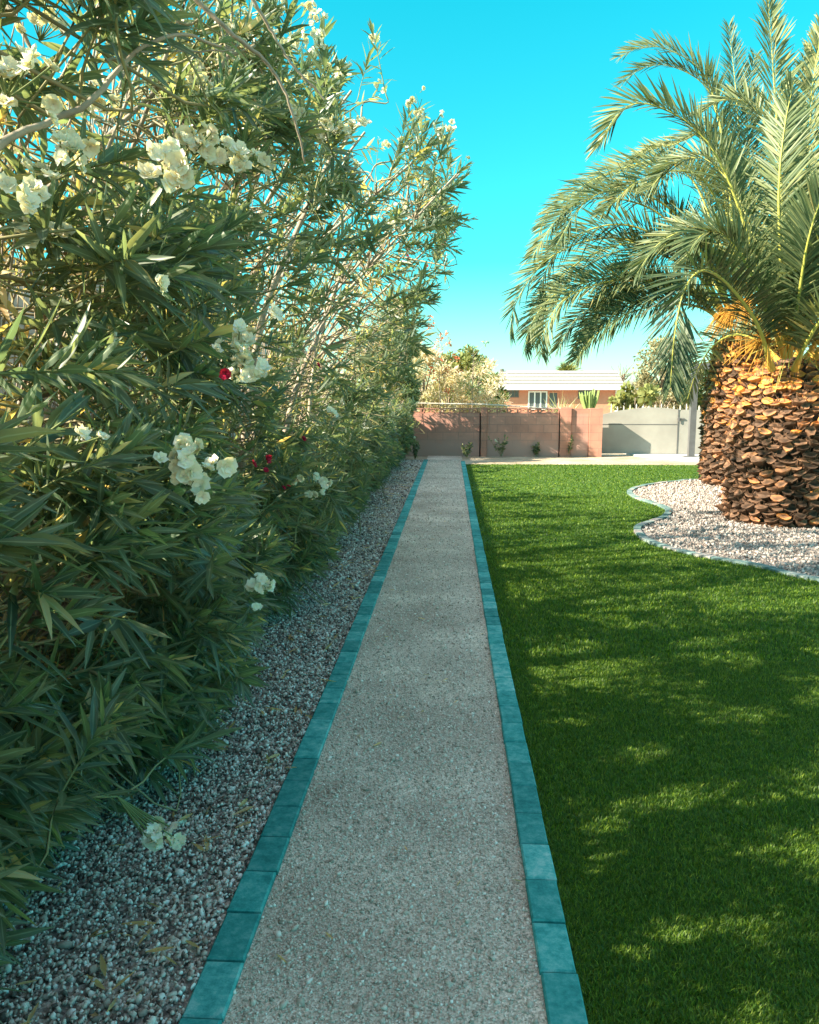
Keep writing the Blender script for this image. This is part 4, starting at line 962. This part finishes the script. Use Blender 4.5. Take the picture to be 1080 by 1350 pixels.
# ---------- plants beyond the wall
def spiky(name, label, cat, c, h, n, m, seed, spread=.6, w=.03, tone=(.6, .2), sag=.25, group=None):
    """many arching blades from one base"""
    r = np.random.default_rng(seed); root = thing(name, label, cat, c, 0, group)
    B = np.stack([r.normal(0, spread * .28, n) * h, r.normal(0, spread * .28, n) * h, np.abs(r.normal(0, .12, n)) * h], 1)
    D = nrm(np.stack([r.normal(0, spread, n), r.normal(0, spread, n), np.ones(n)], 1)); L = h * r.uniform(.5, 1.05, n)
    N = nrm(np.cross(D, r.normal(0, 1, (n, 3))))
    V, F, E, nv = leaves_hi(B, D, N, L, np.full(n, w), r.uniform(0, sag, n))
    np_mesh('blades', V, F, m, root, {'tone': np.repeat(np.clip(r.normal(tone[0], tone[1], n), 0, 1), nv), 'edge': E}, smooth=True)
    return root
def leafy(name, label, cat, c, h, rad, clumps, per, m, seed, leaf=(.12, .22), z0=.3, tone=(.5, .25), trunk=True, wr=.35, group=None, upright=.3, squash=1.0):
    """trunk, limbs and a crown of leaf clumps with gaps"""
    r = np.random.default_rng(seed); root = thing(name, label, cat, c, 0, group)
    u = r.random(clumps); zc = h * (z0 + (1 - z0) * u); rr = rad * np.sqrt(np.clip(1 - ((u - .42) / .62) ** 2, .05, 1)) * r.uniform(.35, 1.0, clumps); th = r.uniform(0, 2 * PI, clumps)
    CC = np.stack([rr * np.cos(th), rr * np.sin(th) * squash, zc], 1); cr = rad * r.uniform(.16, .34, clumps)
    i = np.repeat(np.arange(clumps), per); off = nrm(r.normal(0, 1, (len(i), 3))) * (r.random(len(i)) ** .45)[:, None] * cr[i][:, None] * np.array([1, 1, .75]); B = CC[i] + off
    n = len(B); D = nrm(r.normal(0, 1, (n, 3)) + off / cr[i][:, None] * .8 + np.array([0, 0, upright])); N = nrm(r.normal(0, 1, (n, 3)) + np.array([0, 0, .8])); L = r.uniform(*leaf, n)
    tn = np.clip(r.normal(tone[0], tone[1] * .6, clumps)[i] + r.normal(0, tone[1] * .6, n), 0, 1)
    V, F, E, nv = leaves_lo(B, D, N, L, L * wr, np.full(n, .08))
    np_mesh('crown', V, F, m, root, {'tone': np.repeat(tn, nv), 'edge': E})
    if trunk:
        k = min(clumps, 16); t = np.linspace(0, 1, 6); T0 = np.array([0, 0, h * z0 * .6]); P = np.zeros((k + 1, 6, 3)); Rr = np.zeros((k + 1, 6))
        P[0] = np.linspace([0, 0, -.05], [rad * .06, 0, h * .78], 6); Rr[0] = np.linspace(h * .03, h * .008, 6)
        for j in range(k):
            q = CC[j]; s = P[0][min(4, int(5 * np.clip((q[2] - .22 * h) / h, .1, .8)))]; P[j + 1] = s + (q - s) * t[:, None] + np.array([0, 0, .12 * h]) * (t * (1 - t))[:, None]; Rr[j + 1] = np.linspace(h * .011, h * .003, 6)
        V, F = tubes(P, Rr, 6); np_mesh('trunk', V, F, M['trunk_bark'], root, smooth=True)
    return root
def ground_below(px, Y): return np.array([at(px, 520, Y)[0], Y, 0.0])
def hgt(py, Y): return at(600, py, Y)[2]

leafy('dry_shrub', 'cream dry shrub spilling over the left end of the wall', 'shrub', ground_below(556, 23.0), hgt(462, 23), 1.0, 40, 130, M['dry_leaf'], 81, (.12, .28), .12, (.62, .2), wr=.17, group='dry shrubs beyond the wall')
leafy('dry_shrub', 'straw-coloured dry shrub in the middle of the dry shrubs', 'shrub', ground_below(590, 24.5), hgt(488, 24.5), 1.0, 36, 120, M['dry_leaf'], 82, (.12, .28), .12, (.6, .2), wr=.17, group='dry shrubs beyond the wall')
leafy('dry_shrub', 'pale grey-brown dry shrub just left of the salmon house', 'shrub', ground_below(628, 25.5), hgt(478, 25.5), .95, 34, 110, M['dry_leaf'], 83, (.12, .26), .12, (.72, .15), wr=.15, group='dry shrubs beyond the wall')
leafy('green_tree', 'yellow-green bushy tree behind the dry shrubs', 'tree', ground_below(604, 31), hgt(464, 31), 1.15, 36, 150, M['tree_leaf'], 84, (.14, .26), .2, (.75, .2))
leafy('green_tree', 'small dark green tree at the left corner of the house', 'tree', ground_below(645, 42), hgt(495, 42), .9, 26, 120, M['tree_leaf'], 85, (.15, .28), .2, (.35, .2))
def stalk(label, px, Y, py, m_tone, seed, red):
    r = np.random.default_rng(seed); c = ground_below(px, Y); h = hgt(py, Y); root = thing('dry_stalk', label, 'dry plant', c, 0, 'dry stalks beyond the wall')
    P = [np.linspace([0, 0, 0], [r.normal(0, .08), 0, h], 8)]; Rr = [np.linspace(.022, .005, 8)]
    for k in range(22):
        z = h * r.uniform(.45, .95); a = r.uniform(0, 2 * PI); L = r.uniform(.15, .5)
        P.append(np.linspace([0, 0, z], [math.cos(a) * L, math.sin(a) * L, z + L * r.uniform(.3, 1.2)], 8)); Rr.append(np.linspace(.008, .003, 8))
    V, F = tubes(np.array(P), np.array(Rr), 5); np_mesh('stem', V, F, M['twig'], root, {'tone': np.ones(len(V))})
    for p in P[1:]:
        n = 14; B = p[-1] + r.normal(0, .05, (n, 3)); V, F, E, nv = leaves_lo(B, nrm(r.normal(0, 1, (n, 3))), nrm(r.normal(0, 1, (n, 3))), r.uniform(.05, .11, n), np.full(n, .04), np.zeros(n))
        np_mesh('seed_head', V, F, M['rust_leaf'] if red else M['dry_leaf'], root, {'tone': np.repeat(np.clip(r.normal(m_tone, .1, n), 0, 1), nv), 'edge': E})
M['rust_leaf'] = leaf_mat("rust seed head", [(0, (.40, .10, .05)), (1, (.58, .22, .12))], None, trans=.2, tcol=1.0, rough=.7, spec=.1)
stalk('tall dry stalk with rust-red seed heads above the wall', 583, 22.6, 432, .5, 86, True)
stalk('tall thin dry stalk with small dark tufts beside the rust one', 622, 23.2, 460, .1, 87, False)
spiky('yucca', 'straw-coloured spiky yucca in front of the house door', 'yucca', ground_below(742, 46), hgt(514, 46), 110, M['dry_leaf'], 88, .8, .045, (.35, .25), .35)
ct = thing('cactus', 'upright green many-stemmed cactus in front of the house window', 'cactus', ground_below(778, 45))
r_ = np.random.default_rng(89)
for k in range(24):
    a = -.8 + 1.6 * k / 23 + r_.normal(0, .08); h = hgt(509, 45) * r_.uniform(.75, 1.0) * (1 - .12 * abs(a)); x = math.sin(a) * .75; yy = r_.normal(0, .2)
    MB().tube([(x * .15, yy * .3, 0), (x * .35, yy * .6, h * .4), (x * .8, yy, h * .75), (x * .95, yy, h * .97), (x * .96, yy, h)], [.04, .05, .05, .04, .01], 8).build('stem', M['cactus'], ct, smooth=True)
leafy('prickly_pear', 'pale green prickly pear clump behind the gate', 'cactus', ground_below(836, 28), hgt(508, 28), .9, 20, 60, M['tree_leaf'], 90, (.16, .26), .15, (.85, .15), wr=.75, trunk=True)
leafy('olive_tree', 'tall open olive-brown tree behind the gate, right of the house', 'tree', ground_below(872, 33), hgt(452, 33), 1.35, 60, 110, M['olive_leaf'], 91, (.10, .2), .22, (.5, .25), wr=.4)
leafy('olive_tree', 'lower brown tree crown between the gate and the pergola post', 'tree', ground_below(898, 36), hgt(478, 36), 1.3, 36, 90, M['olive_leaf'], 92, (.10, .2), .2, (.75, .2), wr=.4)
leafy('green_tree', 'dark green tree behind the pergola', 'tree', ground_below(955, 34), hgt(470, 34), 1.8, 40, 110, M['tree_leaf'], 95, (.14, .26), .2, (.3, .2))
fan = thing('fan_palm', 'small fan palm crown peeking over the house roof', 'palm tree', ground_below(747, 75))
h_ = hgt(492, 75)
MB().tube([(0, 0, 0), (0, 0, h_)], [.25, .2], 8).build('trunk', M['trunk_bark'], fan, smooth=True)
def fan_crown():
    r = np.random.default_rng(93); n = 420; a = r.uniform(0, 2 * PI, n); e = r.uniform(-.5, 1.3, n)
    D = np.stack([np.cos(a) * np.cos(e), np.sin(a) * np.cos(e), np.sin(e)], 1); N = nrm(np.cross(D, r.normal(0, 1, (n, 3))))
    V, F, E, nv = leaves_lo(np.zeros((n, 3)) + np.array([0, 0, h_]), D, N, r.uniform(.6, 1.35, n) * np.where(np.abs(np.cos(a)) > .5, 1.25, 1), np.full(n, .13), np.full(n, .15))
    np_mesh('crown', V, F, M['tree_leaf'], fan, {'tone': np.repeat(np.clip(r.normal(.65, .25, n), 0, 1), nv), 'edge': E})
fan_crown()
def bare():
    r = np.random.default_rng(94); c = ground_below(817, 62); h = hgt(478, 62); root = thing('bare_tree', 'leafless grey tree beyond the right end of the house roof', 'tree', c)
    P = [np.linspace([0, 0, 0], [.1, 0, h * .7], 6)]; Rr = [np.linspace(.12, .06, 6)]
    for k in range(46):
        s = np.array([.07, 0, h * r.uniform(.4, .72)]); d = nrm(np.array([r.normal(0, .8), r.normal(0, .8), r.uniform(.2, 1.2)])); L = r.uniform(.7, 1.7); q = s + d * L; q[2] = min(q[2], h)
        P.append(np.linspace(s, q, 6) + r.normal(0, .05, (6, 3))); Rr.append(np.linspace(.035, .014, 6))
    V, F = tubes(np.array(P), np.array(Rr), 5); np_mesh('branches', V, F, M['trunk_bark'], root, smooth=True)
bare()
